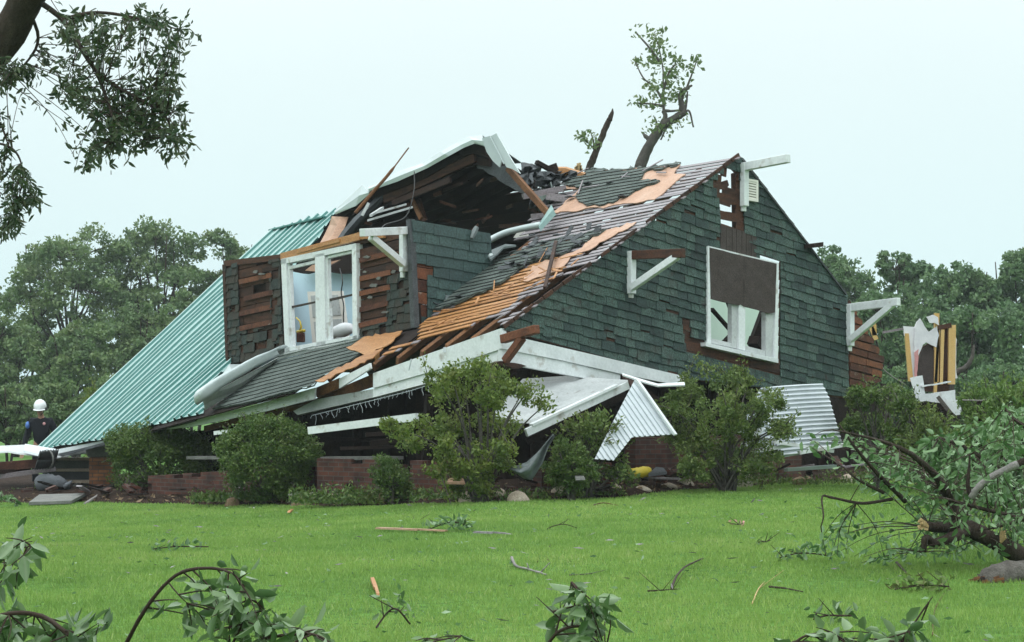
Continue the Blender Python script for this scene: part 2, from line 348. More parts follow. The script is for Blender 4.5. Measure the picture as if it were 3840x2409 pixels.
# grass blades
def grass(n, y0, y1, hmin, hmax, w):
    y = y0 + (y1 - y0) * RNG.random(n * 2); half = (1300.0 / F) * y + .8
    x = (RNG.random(n * 2) * 2 - 1) * half
    ok = y < yedge(x) + .08 * RNG.standard_normal(n * 2); x, y = x[ok][:n], y[ok][:n]; n = len(x)
    clump = .5 + .5 * np.sin(x * 2.1 + 1.3 * np.sin(y * 1.7)) * np.sin(y * 2.6 + np.sin(x * 3.3))
    h = (hmin + (hmax - hmin) * RNG.random(n)) * (.7 + .6 * clump); a = RNG.random(n) * 2 * math.pi; lean = RNG.random(n) * .9
    z = gz(x, y); ww = w * (.6 + .8 * RNG.random(n)); b = RNG.random(n) * 2 * math.pi
    p0 = np.stack([x - np.cos(a) * ww, y - np.sin(a) * ww, z - .004], -1); p1 = np.stack([x + np.cos(a) * ww, y + np.sin(a) * ww, z - .004], -1)
    p2 = np.stack([x + np.cos(b) * h * lean, y + np.sin(b) * h * lean, z + h], -1)
    big = .5 + .25 * np.sin(x * .8 + 1.1 * np.sin(y * .55)) + .25 * np.sin(y * 1.1 + 1.7 * np.sin(x * .45 + 2)); fine_ = np.sin(x * 6.3 + 2 * np.sin(y * 4.1)) * np.sin(y * 5.7 + 2 * np.sin(x * 3.7))
    t = np.clip(RNG.random(n) * .42 + .38 * big + .12 * clump + .16 * fine_, 0, .96); t[RNG.random(n) < .035] = 1.0
    return np.stack([p0, p1, p2], 1).reshape(-1, 3), t
parts = [grass(120000, 9.0, 15, .018, .045, .0035), grass(140000, 15, 22, .018, .044, .005), grass(150000, 22, 37, .014, .038, .008)]
Vg = np.concatenate([p[0] for p in parts]); tg = np.concatenate([p[1] for p in parts])
o = build_np('grass', Vg, np.arange(len(Vg)).reshape(-1, 3), tg, M['grass_blade']); setp(o, 'short green grass of the lawn in front of the house', 'grass', kind='stuff')
# ---------------------------------------------------------------- the wrecked house
B_, A_, C_ = W(1180, 775, 28), W(1735, 369, 31.35), W(1990, 700, 33.0)
E_, L_ = W(90, 1058, 37.8), W(640, 545, 41.15)
HB = V3(-1.5, 32.5, -.1)
house = thing('wrecked_house', HB, 'storm wrecked dark green shingled house collapsed onto its porch with torn open roof', 'house')
GN = nrm(np.cross(A_ - B_, C_ - B_)); GN = GN if GN[1] < 0 else -GN           # gable normal, towards the lawn
def G(x, y, off=0.0): return on_plane(x, y, B_ + GN * off, GN)
GU = nrm(G(1600, 890) - G(1190, 790)); GU = nrm(GU - GN * np.dot(GU, GN)); GV = np.cross(GN, GU); GV = GV if GV[2] > 0 else -GV
def guv(x, y): p = G(x, y) - B_; return (float(np.dot(p, GU)), float(np.dot(p, GV)))
def G3(u, v, off=0.0): return B_ + GU * u + GV * v + GN * off
def PP(mb, pts, p, n, off, th, tint=None): mb.prism([on_plane(x, y, p + n * off, n) for x, y in pts], -n * th, tint)
def cconv(poly, conv):                               # clip by a convex polygon
    a = sum(conv[i][0] * conv[(i + 1) % len(conv)][1] - conv[(i + 1) % len(conv)][0] * conv[i][1] for i in range(len(conv)))
    sg = 1 if a > 0 else -1
    for i in range(len(conv)):
        (x0, y0), (x1, y1) = conv[i], conv[(i + 1) % len(conv)]
        nx_, ny_ = (y1 - y0) * sg, -(x1 - x0) * sg
        poly = clip_half(poly, nx_, ny_, nx_ * x0 + ny_ * y0)
        if len(poly) < 3: return []
    return poly
def courses(mb, conv, holes, P3, h, wmin, wmax, base=.0, gaps=.0, vr=None, chip=.02, sag=0.0):
    vs = [p[1] for p in conv]; v = min(vs) if vr is None else vr
    while v < max(vs):
        iv = spans(conv, v + h * .5) or spans(conv, v + h * .1)
        for p in holes: iv = minus(iv, spans(p, v + h * .5))
        for a, b in iv:
            a -= .25 if (a, b) and not any(abs(a - s) < 1e-6 for p in holes for sp in spans(p, v + h * .5) for s in sp) else 0
            b += .25 if not any(abs(b - s) < 1e-6 for p in holes for sp in spans(p, v + h * .5) for s in sp) else 0
            x = a - random.random() * wmin
            while x < b:
                w = random.uniform(wmin, wmax); x0, x1 = max(x, a), min(x + w, b); x += w
                if x1 - x0 < .02 or random.random() < gaps: continue
                dv = random.uniform(-.010, .010) - (random.random() < .06) * random.uniform(.01, .04)
                if random.random() < chip: dv += random.uniform(.02, .07)
                sk = random.uniform(-.004, .004)
                q = cconv([(x0 + .003, v + dv + sk), (x1 - .003, v + dv - sk), (x1 - .003, v + h * 1.12), (x0 + .003, v + h * 1.12)], conv)
                if len(q) < 3: continue
                k = random.uniform(.8, 1.35)
                fr = [P3(u, vv, base + (.022 - .019 * (vv - v) / (h * 1.12)) * k) for u, vv in q]
                bk = [P3(u, vv, base) for u, vv in q]
                mb.hexa(fr, bk)
        v += h
def planks(mb, conv, holes, P3, h, gap, th, off, drop=0.0, lmin=.8, lmax=2.6, vr=None, jit=.01):
    vs = [p[1] for p in conv]; v = min(vs) if vr is None else vr
    while v < max(vs):
        iv = spans(conv, v + h * .5)
        for p in holes: iv = minus(iv, spans(p, v + h * .5))
        for a, b in iv:
            x = a
            while x < b - .02:
                w = random.uniform(lmin, lmax); x1 = min(x + w, b)
                if b - x1 < .25: x1 = b
                if random.random() >= drop:
                    q = cconv([(x + .004, v + random.uniform(-jit, jit)), (x1 - .004, v + random.uniform(-jit, jit)), (x1 - .004, v + h - gap), (x + .004, v + h - gap)], conv)
                    if len(q) >= 3:
                        o1 = off + random.uniform(-.008, .008); mb.hexa([P3(u, vv, o1) for u, vv in q], [P3(u, vv, o1 - th) for u, vv in q])
                x = x1
        v += h
# --- gable wall
gout = [guv(*p) for p in [(1180, 776), (1735, 369), (1745, 373), (1990, 695), (1993, 935), (1610, 892)]]
gpl = [guv(*p) for p in [(1182, 778), (1735, 373), (1743, 377), (1990, 700), (2076, 842), (2068, 900), (1990, 938), (1612, 894)]]
win = [guv(*p) for p in [(1667, 581), (1833, 621), (1831, 847), (1664, 810)]]
hole_apex = [guv(*p) for p in [(1673, 432), (1690, 412), (1712, 389), (1734, 405), (1745, 470), (1748, 540), (1772, 590), (1770, 640), (1735, 606), (1696, 588), (1688, 470)]]
hole_low = [guv(*p) for p in [(1600, 745), (1618, 748), (1622, 790), (1662, 806), (1660, 834), (1612, 828), (1605, 790)]]
hole_low2 = [guv(*p) for p in [(1664, 806), (1832, 842), (1832, 880), (1720, 862), (1660, 846)]]
sky_a = [guv(*p) for p in [(1692, 430), (1716, 396), (1731, 412), (1731, 455), (1692, 447)]]
sky_b = [guv(*p) for p in [(1690, 472), (1731, 480), (1731, 504), (1690, 497)]]
sky_c = [guv(*p) for p in [(1690, 512), (1731, 520), (1732, 536), (1690, 530)]]
mb = MB(); courses(mb, gout, [win, hole_apex, hole_low, hole_low2], G3, .132, .16, .32, base=.03, gaps=0, chip=.035)
gable = build('gable_wall', mb, M['wall_shingle'], house)
# boards behind the shingles; sky shows where boards are gone at the peak
mb = MB(); planks(mb, gpl, [win, sky_a, sky_b, sky_c], G3, .15, .003, .022, .022, jit=.001)
build('sheathing', mb, M['old_plank'], gable)
mb = MB(); planks(mb, [guv(*q) for q in [(1994, 706), (2076, 843), (2068, 898), (1995, 925)]], [], G3, .13, .025, .022, .05, lmin=.4, lmax=1.0)
build('bare_boards', mb, M['rust_plank'], house)
mb = MB()
for pts in ([(1680, 440), (1689, 428), (1691, 560), (1682, 556)], [(1730, 408), (1742, 402), (1746, 560), (1733, 556)]): PP(mb, pts, B_, GN, -.01, .09)
for pts in ([(1674, 434), (1712, 424), (1716, 436), (1709, 446), (1690, 446), (1676, 444)], [(1688, 452), (1735, 460), (1735, 484), (1688, 474)], [(1690, 494), (1745, 505), (1745, 525), (1690, 514)], [(1712, 389), (1736, 372), (1748, 400), (1734, 410)]): PP(mb, jag(pts, 14, 1.5), B_, GN, .02, .03)
build('stud', mb, M['old_plank'], gable)
# vertical boards under the peak, shingles gone
mb = MB(); x = 1696
while x < 1772:
    w = random.uniform(8, 14); yt = 531 + (x - 1696) * .25; PP(mb, [(x, yt), (x + w - .8, yt + 3), (x + w - .8, 596 + (x - 1690) * .42 + random.uniform(-6, 4)), (x, 594 + (x - 1690) * .4 + random.uniform(-6, 4))], B_, GN, .048, .02); x += w
build('felt_boards', mb, M['brown_panel'], gable)
# gable vent
mb = MB(); PP(mb, [(1757, 421), (1760, 421), (1760, 471), (1757, 470)], B_, GN, .1, .06); PP(mb, [(1780, 425), (1785, 426), (1785, 475), (1780, 474)], B_, GN, .1, .06)
PP(mb, [(1757, 420), (1785, 425), (1785, 430), (1757, 425)], B_, GN, .102, .06); PP(mb, [(1757, 466), (1785, 471), (1785, 476), (1757, 471)], B_, GN, .102, .06)
for k in range(7):
    y = 426 + k * 6.1; PP(mb, [(1760, y), (1780, y + 4), (1780, y + 8), (1760, y + 4)], B_, GN, .095, .05)
gv = build('gable_vent', mb, M['cream'], house)
mb = MB(); PP(mb, [(1758, 422), (1784, 427), (1784, 474), (1758, 469)], B_, GN, .05, .015); build('vent_backing', mb, M['brown_panel'], gv)
# rake trim of the left slope
mb = MB()
for k in range(26):
    a, b = k / 26, (k + 1) / 26; p = B_ + (A_ - B_) * a; q = B_ + (A_ - B_) * (b - .004)
    if k in (9, 14): continue
    mb.beam(p + GN * .055 + V3(0, 0, .03), q + GN * .055 + V3(0, 0, .03), .045 + .02 * random.random(), .025, up=GN)
build('rake_trim', mb, M['old_plank'], gable)
mb = MB(); mb.beam(G(1747, 376, .05), G(1990, 693, .05), .03, .05, up=GN); build('rake_edge', mb, M['dark_felt'], gable)
mb = MB(); PP(mb, [(1916, 574), (1938, 570), (1938, 581), (1916, 583)], B_, GN, .25, .5); build('purlin_end', mb, M['dark_plank'], house)

# --- knee braces
def brace(name, m, n, p, post, post2, arm_len, diag, arm_drop=0.0, w=.11, label=None):
    mb = MB(); a = on_plane(post[0], post[1], p + n * .08, n); b = on_plane(post[0] + (0), post[2], p + n * .08, n)
    mb.beam(a, b, w, .10, up=n)
    if post2: c = on_plane(post[0] - 2, post[2] + post2, p + n * .045, n); mb.beam(on_plane(post[0] - 2, post[1] + 5, p + n * .045, n), c, w * .8, .05, up=n)
    o = build(name, mb, m, house, bevel=.006)
    if arm_len:
        mb = MB(); top = a + V3(0, 0, -.06) + n * .05; tip = top + n * arm_len + V3(0, 0, arm_drop); mb.beam(top, tip, .10, .13, up=(0, 0, 1)); build('arm', mb, m if arm_drop >= 0 else M['old_plank'], o, bevel=.006)
        if diag:
            mb = MB(); lo = on_plane(post[0], post[2] - 14, p + n * .13, n); mb.beam(lo, top + n * (arm_len - .12) + V3(0, 0, arm_drop - .03), .09, .10, up=(0, 0, 1)); build('diagonal', mb, m, o, bevel=.006)
    if label: o['label'] = label
    return o
brace('knee_brace', M['white_paint'], GN, B_, (1486, 592, 692), 10, 1.02, True, arm_drop=-.06, label='white knee brace with a rotten brown top arm')
brace('knee_brace', M['white_paint'], GN, B_, (1752, 384, 486), 12, .86, False, arm_drop=.02, label='white knee brace at the peak without diagonal')
brace('knee_brace', M['white_paint'], GN, B_, (2001, 716, 815), 12, .95, True, arm_drop=.03)
mb = MB(); mb.beam(G(1183, 799, .15), G(1183, 799, .15) + GN * .72 + V3(.0, 0, .1), .11, .12)
mb.beam(G(1189, 850, .2), G(1183, 802, .15) + GN * .42 + V3(0, 0, .02), .10, .10)
o = build('knee_brace', mb, M['rust_plank'], house, bevel=.008); o['label'] = 'broken brown knee brace at the near corner'
# --- gable window
gw = build('gable_window', (lambda mb: ([PP(mb, q, B_, GN, .075, .11) for q in ([(1666, 580), (1670, 581), (1674, 812), (1665, 810)], [(1828, 620), (1833, 621), (1831, 848), (1822, 846)], [(1667, 579), (1833, 619.5), (1833, 623), (1667, 583)])], mb)[1])(MB()), M['white_paint'], house)
mb = MB(); PP(mb, [(1661, 806), (1832, 845), (1832, 855), (1661, 815)], B_, GN, .13, .2); build('sill', mb, M['white_paint'], gw)
mb = MB(); PP(mb, [(1739, 716), (1754, 720), (1754, 826), (1739, 822)], B_, GN, .07, .1); build('mullion', mb, M['white_paint'], gw)
mb = MB()
for q in ([(1722.5, 712), (1738.6, 716), (1738.6, 822), (1722.5, 818)], [(1802, 735), (1821.5, 739), (1821.5, 844), (1802, 839)], [(1674, 797), (1722, 808), (1722, 818), (1674, 808)], [(1754.4, 814), (1801, 826), (1801, 838), (1754.4, 827)]): PP(mb, q, B_, GN, .04, .09)
build('sash', mb, M['grey_paint'], gw)
mb = MB()
for q in ([(1670.5, 583), (1751, 603), (1751, 722), (1744, 717), (1738, 719), (1700, 711), (1674, 704)], [(1751.6, 603), (1828, 621), (1824, 736), (1810, 739), (1784, 730), (1751.6, 722)]): PP(mb, jag(q, 22, .8), B_, GN, .082, .02)
build('boarding', mb, M['brown_panel'], gw)
# room behind the gable window
mb = MB(); PP(mb, [(1600, 660), (1900, 700), (1900, 880), (1600, 860)], B_, GN, -2.6, .05); build('room_wall', mb, M['green_wall'], house)
mb = MB()
for a, b, r in (((1675, 728), (1726, 786), .06), ((1706, 700), (1733, 770), .035), ((1724, 790), (1685, 830), .12), ((1800, 735), (1776, 800), .17), ((1773, 800), (1800, 838), .2), ((1690, 822), (1740, 818), .12)): mb.beam(G(*a, -1.2), G(*b, -1.3), r, r * .8)
build('fallen_rafter', mb, M['dark_plank'], house)
mb = MB(); mb.prism([G(1640, 838, -.15), G(1840, 872, -.15), G(1840, 838, -2.5), G(1640, 806, -2.5)], V3(0, 0, -.06)); build('attic_floor', mb, M['old_plank'], house)

# --- roof surface: a ruled patch between the sagging eave and the ridge
def R3(s, t, off=0.0):
    p = (1 - s) * ((1 - t) * B_ + t * A_) + s * ((1 - t) * E_ + t * L_)
    if off:
        ds = (1 - t) * (E_ - B_) + t * (L_ - A_); dt = (1 - s) * (A_ - B_) + s * (L_ - E_); n = nrm(np.cross(ds, dt)); n = n if n[2] > 0 else -n; p = p + n * off
    return p
def pxo(p): return np.array([CX + F * p[0] / p[1], HY - F * (p[2] - CZ) / p[1]])
def rst(x, y):
    s, t = .5, .4
    for _ in range(25):
        f0 = pxo(R3(s, t)); f = f0 - (x, y); h = 1e-4
        J = np.stack([(pxo(R3(s + h, t)) - f0) / h, (pxo(R3(s, t + h)) - f0) / h], 1)
        try: d = np.linalg.solve(J, f)
        except Exception: break
        m = np.abs(d).max(); d = d * min(1, .4 / m) if m > 0 else d
        s -= d[0]; t -= d[1]
        if m < 1e-7: break
    return (s, t)
def overlay(mb, px, off, th, js=10, ja=3, ds=.035, dt=.05, curl=0.0, course=0.0):
    if course: dt = .0235; ds = .022
    poly = [rst(*p) for p in (jag(px, js, ja) if js else px)]
    s0, s1 = min(p[0] for p in poly), max(p[0] for p in poly); t0, t1 = min(p[1] for p in poly), max(p[1] for p in poly)
    def wob(s, t): return off + curl * (math.sin(s * 60) * math.sin(t * 40) + .6 * math.sin(s * 131 + t * 90))
    tint = random.random(); i = s0
    while i < s1:
        j = t0
        while j < t1:
            q = clip_rect(poly, i, i + ds, j, j + dt)
            if len(q) >= 3: mb.add([R3(a, b, wob(a, b) + course * (1 - (b - j) / dt)) for a, b in q], [tuple(range(len(q)))], random.random() if course else tint)
            j += dt
        i += ds
    for k in range(len(poly)):
        a, b = poly[k], poly[(k + 1) % len(poly)]
        mb.add([R3(*a, wob(*a)), R3(*b, wob(*b)), R3(*b, off - th), R3(*a, off - th)], [(0, 1, 2, 3)], tint)
LATH = [rst(*p) for p in [(1186, 770), (1735, 369), (1606, 391), (1381, 408), (1300, 452), (1292, 505), (1250, 520), (1245, 575), (1150, 640), (990, 765), (985, 800), (930, 815), (880, 852), (1000, 800), (1090, 775), (1165, 745)]]
ORANGE = [rst(*p) for p in [(1140, 690), (1250, 625), (1345, 600), (1330, 632), (1290, 655), (1262, 668), (1225, 690), (1215, 715), (1165, 742), (1090, 776), (985, 803), (880, 852), (930, 812), (960, 775)]]
HOLES = [[rst(*p) for p in q] for q in ([(1200, 745), (1260, 715), (1330, 668), (1355, 640), (1345, 640), (1270, 690), (1190, 738)], [(1262, 690), (1310, 660), (1330, 645), (1322, 660), (1285, 688)], [(1370, 596), (1420, 570), (1422, 577), (1380, 604)])]
gb, ob = MB(), MB(); t = .005
while t < 1.0:
    w = .0150 + random.uniform(-.0015, .0015)
    iv = spans(LATH, t + w / 2)
    for h in HOLES: iv = minus(iv, spans(h, t + w / 2))
    osp = spans(ORANGE, t + w / 2)
    for mbx, ivs in ((gb, minus(iv, osp)), (ob, [(max(a, c), min(b, d)) for a, b in iv for c, d in osp if min(b, d) > max(a, c)])):
        for a, b in ivs:
            s = a - (random.uniform(-.004, .012) if a < .08 else random.uniform(0, .004)) * (mbx is gb)
            if b > .22 and mbx is gb and t > .5: b += random.uniform(-.01, .035)
            while s < b - .003:
                s1 = min(b, s + random.uniform(.12, .34))
                if b - s1 < .03: s1 = b
                d1, d2 = random.uniform(-.0018, .0018), random.uniform(-.0018, .0018); o1, o2 = .016 + random.uniform(0, .008), .016 + random.uniform(0, .008)
                if random.random() < .07: o1 += random.uniform(.02, .08)
                if random.random() > .025 or mbx is ob:
                    mbx.hexa([R3(s, t + d1, o1), R3(s1 - .001, t + d2, o2), R3(s1 - .001, t + w + d2, o2), R3(s, t + w + d1, o1)],
                             [R3(s, t + d1, o1 - .014), R3(s1 - .001, t + d2, o2 - .014), R3(s1 - .001, t + w + d2, o2 - .014), R3(s, t + w + d1, o1 - .014)])
                s = s1
    t += .0248
roof = build('roof', gb, M['grey_board'], house)
roof['label'] = 'stripped roof slope of weathered grey boards'
build('fresh_boards', ob, M['orange_board'], roof)
# rafters under the slope
mb = MB()
for k in range(1, 11):
    s = .012 + k * .043
    tt = .97 if s < .24 else .2
    mb.beam(R3(s, .004, -.085), R3(s, tt, -.085), .05, .15, up=V3(.3, -.5, .8))
for k in range(12, 24): s = .012 + k * .043; mb.beam(R3(s, -.01, -.11), R3(s, .18 if s < .87 else .97, -.11), .05, .15, up=V3(.3, -.5, .8))
build('rafters', mb, M['rafter'], roof)
# deck under the lower strip and under the metal roof
def deck(mb, s0, s1, t0, t1, off, th, n=8):
    for i in range(n):
        a, b = s0 + (s1 - s0) * i / n, s0 + (s1 - s0) * (i + 1) / n
        mb.hexa([R3(a, t0, off), R3(b, t0, off), R3(b, t1, off), R3(a, t1, off)], [R3(a, t0, off - th), R3(b, t0, off - th), R3(b, t1, off - th), R3(a, t1, off - th)])
mb = MB(); deck(mb, .34, .66, -.065, .17, -.008, .02); deck(mb, .20, .34, .05, .17, -.012, .02); overlay(mb, [(100, 1056), (262, 1028), (374, 996), (480, 970), (500, 915), (560, 830), (610, 740), (700, 620), (752, 568), (785, 500), (645, 550)], -.03, .02, 0)
build('roof_deck', mb, M['dark_plank'], roof)
# torn felt, ply and shingle layers
mb = MB()
overlay(mb, [(1299, 507), (1345, 470), (1368, 448), (1318, 452), (1352, 428), (1378, 426), (1392, 410), (1604, 393), (1588, 415), (1616, 416), (1580, 445), (1542, 476), (1500, 484), (1434, 492)], .045, .016, 12, 3); build('plywood', mb, M['tan_ply'], roof); mb = MB()
overlay(mb, [(1400, 562), (1440, 545), (1500, 528), (1440, 565), (1395, 592), (1345, 612), (1330, 632), (1290, 652), (1235, 668), (1255, 632), (1330, 606), (1372, 590)], .045, .012, 10, 4)
build('plywood', mb, M['tan_ply'], roof)
mb = MB()
overlay(mb, [(1381, 408), (1535, 401), (1606, 391), (1594, 400), (1520, 414), (1506, 432), (1557, 434), (1545, 441), (1471, 472), (1445, 486), (1385, 493), (1359, 472), (1372, 448), (1325, 440), (1345, 425), (1384, 422)], .068, .02, 9, 4, curl=.006, course=.014); build('torn_shingles', mb, M['roof_felt'], roof); mb = MB()
overlay(mb, [(995, 737), (1038, 724), (1154, 628), (1178, 615), (1211, 601), (1260, 583), (1400, 553), (1430, 548), (1400, 564), (1345, 596), (1335, 604), (1254, 625), (1224, 641), (1197, 664), (1151, 690), (1111, 708), (1058, 728), (1010, 742)], .068, .02, 9, 4, curl=.006, course=.014); build('torn_shingles', mb, M['roof_felt'], roof); mb = MB()
overlay(mb, [(502, 966), (560, 915), (668, 834), (841, 801), (868, 792), (822, 822), (851, 834), (784, 877), (748, 900), (741, 911), (585, 951)], .03, .02, 10, 1.5, curl=.003, course=.012)
sh = build('torn_shingles', mb, M['roof_felt'], roof)
mb = MB()
overlay(mb, [(950, 785), (930, 808), (870, 842), (850, 836), (818, 824), (870, 797)], .05, .014, 10, 3); build('bare_sheathing', mb, M['orange_board'], roof); mb = MB()
overlay(mb, [(745, 903), (790, 876), (872, 838), (905, 826), (880, 850), (800, 885), (765, 905)], .05, .014, 10, 2)
build('bare_sheathing', mb, M['orange_board'], roof)
# curled shingle tabs
for (x, y) in ((1315, 440), (1450, 437), (1400, 440), (1480, 470), (1360, 470), (1270, 583), (1300, 575), (1255, 600), (1330, 560), (1040, 724), (1000, 738), (1240, 630), (1100, 706), (1420, 540), (1395, 548), (1276, 612), (1330, 604)):
    s, t = rst(x, y); w = random.uniform(.006, .012); h = random.uniform(.012, .025); k = random.uniform(.03, .08)
    P = [[R3(s + i * w * .5, t - j * h * .33, .07 + k * (j / 3) ** 2) for i in range(3)] for j in range(4)]; mb = MB(); mb.grid(P); build('curled_shingle', mb, M['dark_felt'], roof, solid=.015)
# splinters and scraps thrown over the slope
for (reg, n, mt) in (([(1290, 505), (1420, 490), (1700, 385), (1600, 395), (1330, 430)], 9, 'grey_board'), ([(1000, 790), (1180, 745), (1420, 590), (1330, 600), (1150, 690), (1000, 760)], 30, 'orange_board'), ([(1150, 640), (1250, 560), (1450, 545), (1380, 580), (1230, 650)], 26, 'dark_felt')):
    mb = MB(); k = 0
    while k < n:
        x, y = random.uniform(min(q[0] for q in reg), max(q[0] for q in reg)), random.uniform(min(q[1] for q in reg), max(q[1] for q in reg))
        if not inside((x, y), reg): continue
        k += 1; s, t = rst(x, y); a = random.uniform(0, 6.28); l = random.uniform(.1, .45) * (1 if mt != 'dark_felt' else .5); p0 = R3(s, t, .08); p1 = R3(s + math.cos(a) * l / 13, t + math.sin(a) * l / 6, .08 + random.uniform(-.01, .07)); mb.beam(p0, p1, random.uniform(.012, .04) * (1 if mt != 'dark_felt' else 3), .012, up=V3(-.3, -.5, .8), skew=.03)
    build('roof_splinters', mb, M[mt], roof)['kind'] = 'stuff'
# step flashing along the foot of the dormer cheek
mb = MB()
for k in range(13):
    a = k / 13; x, y = 1000 + (1178 - 1000) * a, 738 + (612 - 738) * a; s, t = rst(x, y)
    mb.hexa([R3(s - .003, t - .012, .10), R3(s + .006, t - .012, .10), R3(s + .006, t + .012, .13), R3(s - .003, t + .012, .13)], [R3(s - .003, t - .012, .08), R3(s + .006, t - .012, .08), R3(s + .006, t + .012, .11), R3(s - .003, t + .012, .11)])
build('step_flashing', mb, M['grey_board'], roof)
# --- green ribbed metal roof
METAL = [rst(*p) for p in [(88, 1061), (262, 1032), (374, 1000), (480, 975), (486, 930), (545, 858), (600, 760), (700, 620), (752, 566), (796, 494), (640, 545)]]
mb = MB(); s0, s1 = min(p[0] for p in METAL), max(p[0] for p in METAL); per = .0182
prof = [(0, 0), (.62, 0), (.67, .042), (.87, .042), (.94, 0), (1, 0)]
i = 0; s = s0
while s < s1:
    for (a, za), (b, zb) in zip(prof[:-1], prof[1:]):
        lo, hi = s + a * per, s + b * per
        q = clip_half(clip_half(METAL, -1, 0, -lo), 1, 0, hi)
        tn = (.80 if za == zb else .12) + .14 * random.random()  # rib sides coloured dark for their shade, flats pale for sky sheen
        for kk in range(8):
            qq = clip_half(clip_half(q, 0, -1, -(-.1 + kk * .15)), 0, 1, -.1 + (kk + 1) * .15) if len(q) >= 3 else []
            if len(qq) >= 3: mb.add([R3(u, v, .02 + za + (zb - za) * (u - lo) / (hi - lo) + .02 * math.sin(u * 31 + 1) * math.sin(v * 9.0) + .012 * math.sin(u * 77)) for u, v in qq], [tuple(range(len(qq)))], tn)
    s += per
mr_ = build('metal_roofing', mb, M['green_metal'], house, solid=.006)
mb = MB(); mb.beam(L_ + V3(0, 0, .02), R3(.86, 1.02, .06), .18, .03); build('ridge_cap', mb, M['green_metal'], house)
mb = MB()
for k in range(14): a, b = k / 14, (k + 1) / 14; mb.beam(R3(.997, a, -.03), R3(.997, b, -.03), .03, .09)
for k in range(16): mb.beam(R3(.56 + k * .0275, -.055, -.05), R3(.56 + (k + 1) * .0275, -.055, -.05), .025, .05)
build('drip_edge', mb, M['dark_felt'], roof)
# back slope, mostly there
mb = MB(); C2 = B_ + GU * 2 * np.dot(A_ - B_, GU) + V3(0, 0, -.3); D2 = C2 + (L_ - A_)
def K3(s, t, off=0): return (1 - s) * ((1 - t) * A_ + t * C2) + s * ((1 - t) * L_ + t * D2) + V3(.3, .3, .8) * off
for k in range(30):
    t = k / 30
    mb.hexa([K3(.30 + .05 * random.random(), t), K3(1, t), K3(1, t + .031), K3(.33, t + .031)], [K3(.33, t, -.03), K3(1, t, -.03), K3(1, t + .031, -.03), K3(.33, t + .031, -.03)])
build('rear_slope', mb, M['dark_plank'], house)

# --- dormer
P1, P2 = R3(*rst(538, 852)), R3(*rst(976, 771)); de = nrm((P2 - P1) * V3(1, 1, 0)); DN = np.cross(de, V3(0, 0, 1)); DN = DN if DN[1] < 0 else -DN
def Dp(x, y, off=0.0): return on_plane(x, y, P2 + DN * off, DN)
DU = nrm(Dp(838, 803) - Dp(672, 832)); DU = nrm(DU); DV = np.cross(DU, DN); DV = DV if DV[2] > 0 else -DV
def duv(x, y): p = Dp(x, y) - P2; return (float(np.dot(p, DU)), float(np.dot(p, DV)))
def D3(u, v, off=0.0): return P2 + DU * u + DV * v + DN * off
dl = [duv(*p) for p in [(530, 622), (664, 606), (673, 834), (538, 860)]]
dr = [duv(*p) for p in [(836, 572), (966, 540), (978, 772), (842, 803)]]
mb = MB(); planks(mb, dl, [], D3, .165, .018, .022, 0, drop=.04, lmin=.4, lmax=1.2); build('dormer_wall', mb, M['old_plank'], house)
mb = MB(); planks(mb, dr, [], D3, .165, .018, .022, 0, drop=.04, lmin=.4, lmax=1.3)
dorm = build('dormer_wall', mb, M['old_plank'], house)
for q in (dl, dr): mb = MB(); mb.prism([D3(u, v, -.09) for u, v in q], -DN * .03); build('wall_backing', mb, M['dark_plank'], dorm)
# horizontal strips standing proud of the boards where the siding is ripped off
for y in (660, 700, 735, 770): mb = MB(); mb.beam(Dp(566 + random.uniform(-6, 8), y + 4, .035), Dp(640 + random.uniform(-8, 6), y - 12, .03), .085, .022, up=DN, skew=.02); build('furring', mb, M['rust_plank'], dorm)
for y in (612, 655, 690, 728, 765): mb = MB(); mb.beam(Dp(846, y + 2, .035), Dp(918 + random.uniform(-10, 8), y - 14, .03), .08, .022, up=DN, skew=.02); build('furring', mb, M['rust_plank'], dorm)
for (x, y) in ((615, 645), (600, 640), (858, 640), (870, 700), (878, 672), (925, 640), (905, 735), (862, 605), (890, 655)):
    mb = MB(); w, h = random.uniform(5, 10), random.uniform(2, 4.5); PP(mb, jag([(x - w, y + h * .4), (x - w * .3, y - h), (x + w, y - h * .6), (x + w * .6, y + h), (x - w * .5, y + h)], 3, 1.2), P2, DN, .06, .02); build('torn_paper', mb, M['concrete'], dorm)
sl, sr = [duv(*p) for p in [(530, 622), (562, 618), (570, 852), (538, 860)]], [duv(*p) for p in [(916, 650), (966, 640), (978, 772), (912, 786)]]
sl2 = [duv(*p) for p in [(566, 775), (668, 768), (672, 834), (566, 854)]]; sr2 = [duv(*p) for p in [(842, 765), (914, 745), (914, 787), (842, 803)]]
sm = [duv(*p) for p in [(636, 612), (662, 608), (668, 800), (642, 806)]]
for q in (sl, sr): mb = MB(); courses(mb, q, [], D3, .13, .12, .25, base=.02, gaps=.05, chip=.15); build('remaining_shingles', mb, M['mixed_shingle'], dorm)
for q in (sl2, sr2, sm): mb = MB(); courses(mb, q, [], D3, .15, .12, .26, base=.02, gaps=.25, chip=.3); build('remaining_shingles', mb, M['mixed_shingle'], dorm)
mb = MB(); mb.beam(Dp(664, 605, .02), Dp(850, 556, .06), .12, .07, up=DN); mb.beam(Dp(850, 556, .06), Dp(905, 553, .04), .10, .05, up=DN); mb.beam(Dp(700, 594, .06), Dp(800, 566, .09), .05, .03, up=DN)
build('splintered_plate', mb, M['orange_board'], dorm)
mb = MB(); mb.beam(Dp(966, 517, .03), Dp(977, 772, .03), .10, .10, up=DN); build('corner_board', mb, M['dark_felt'], dorm)
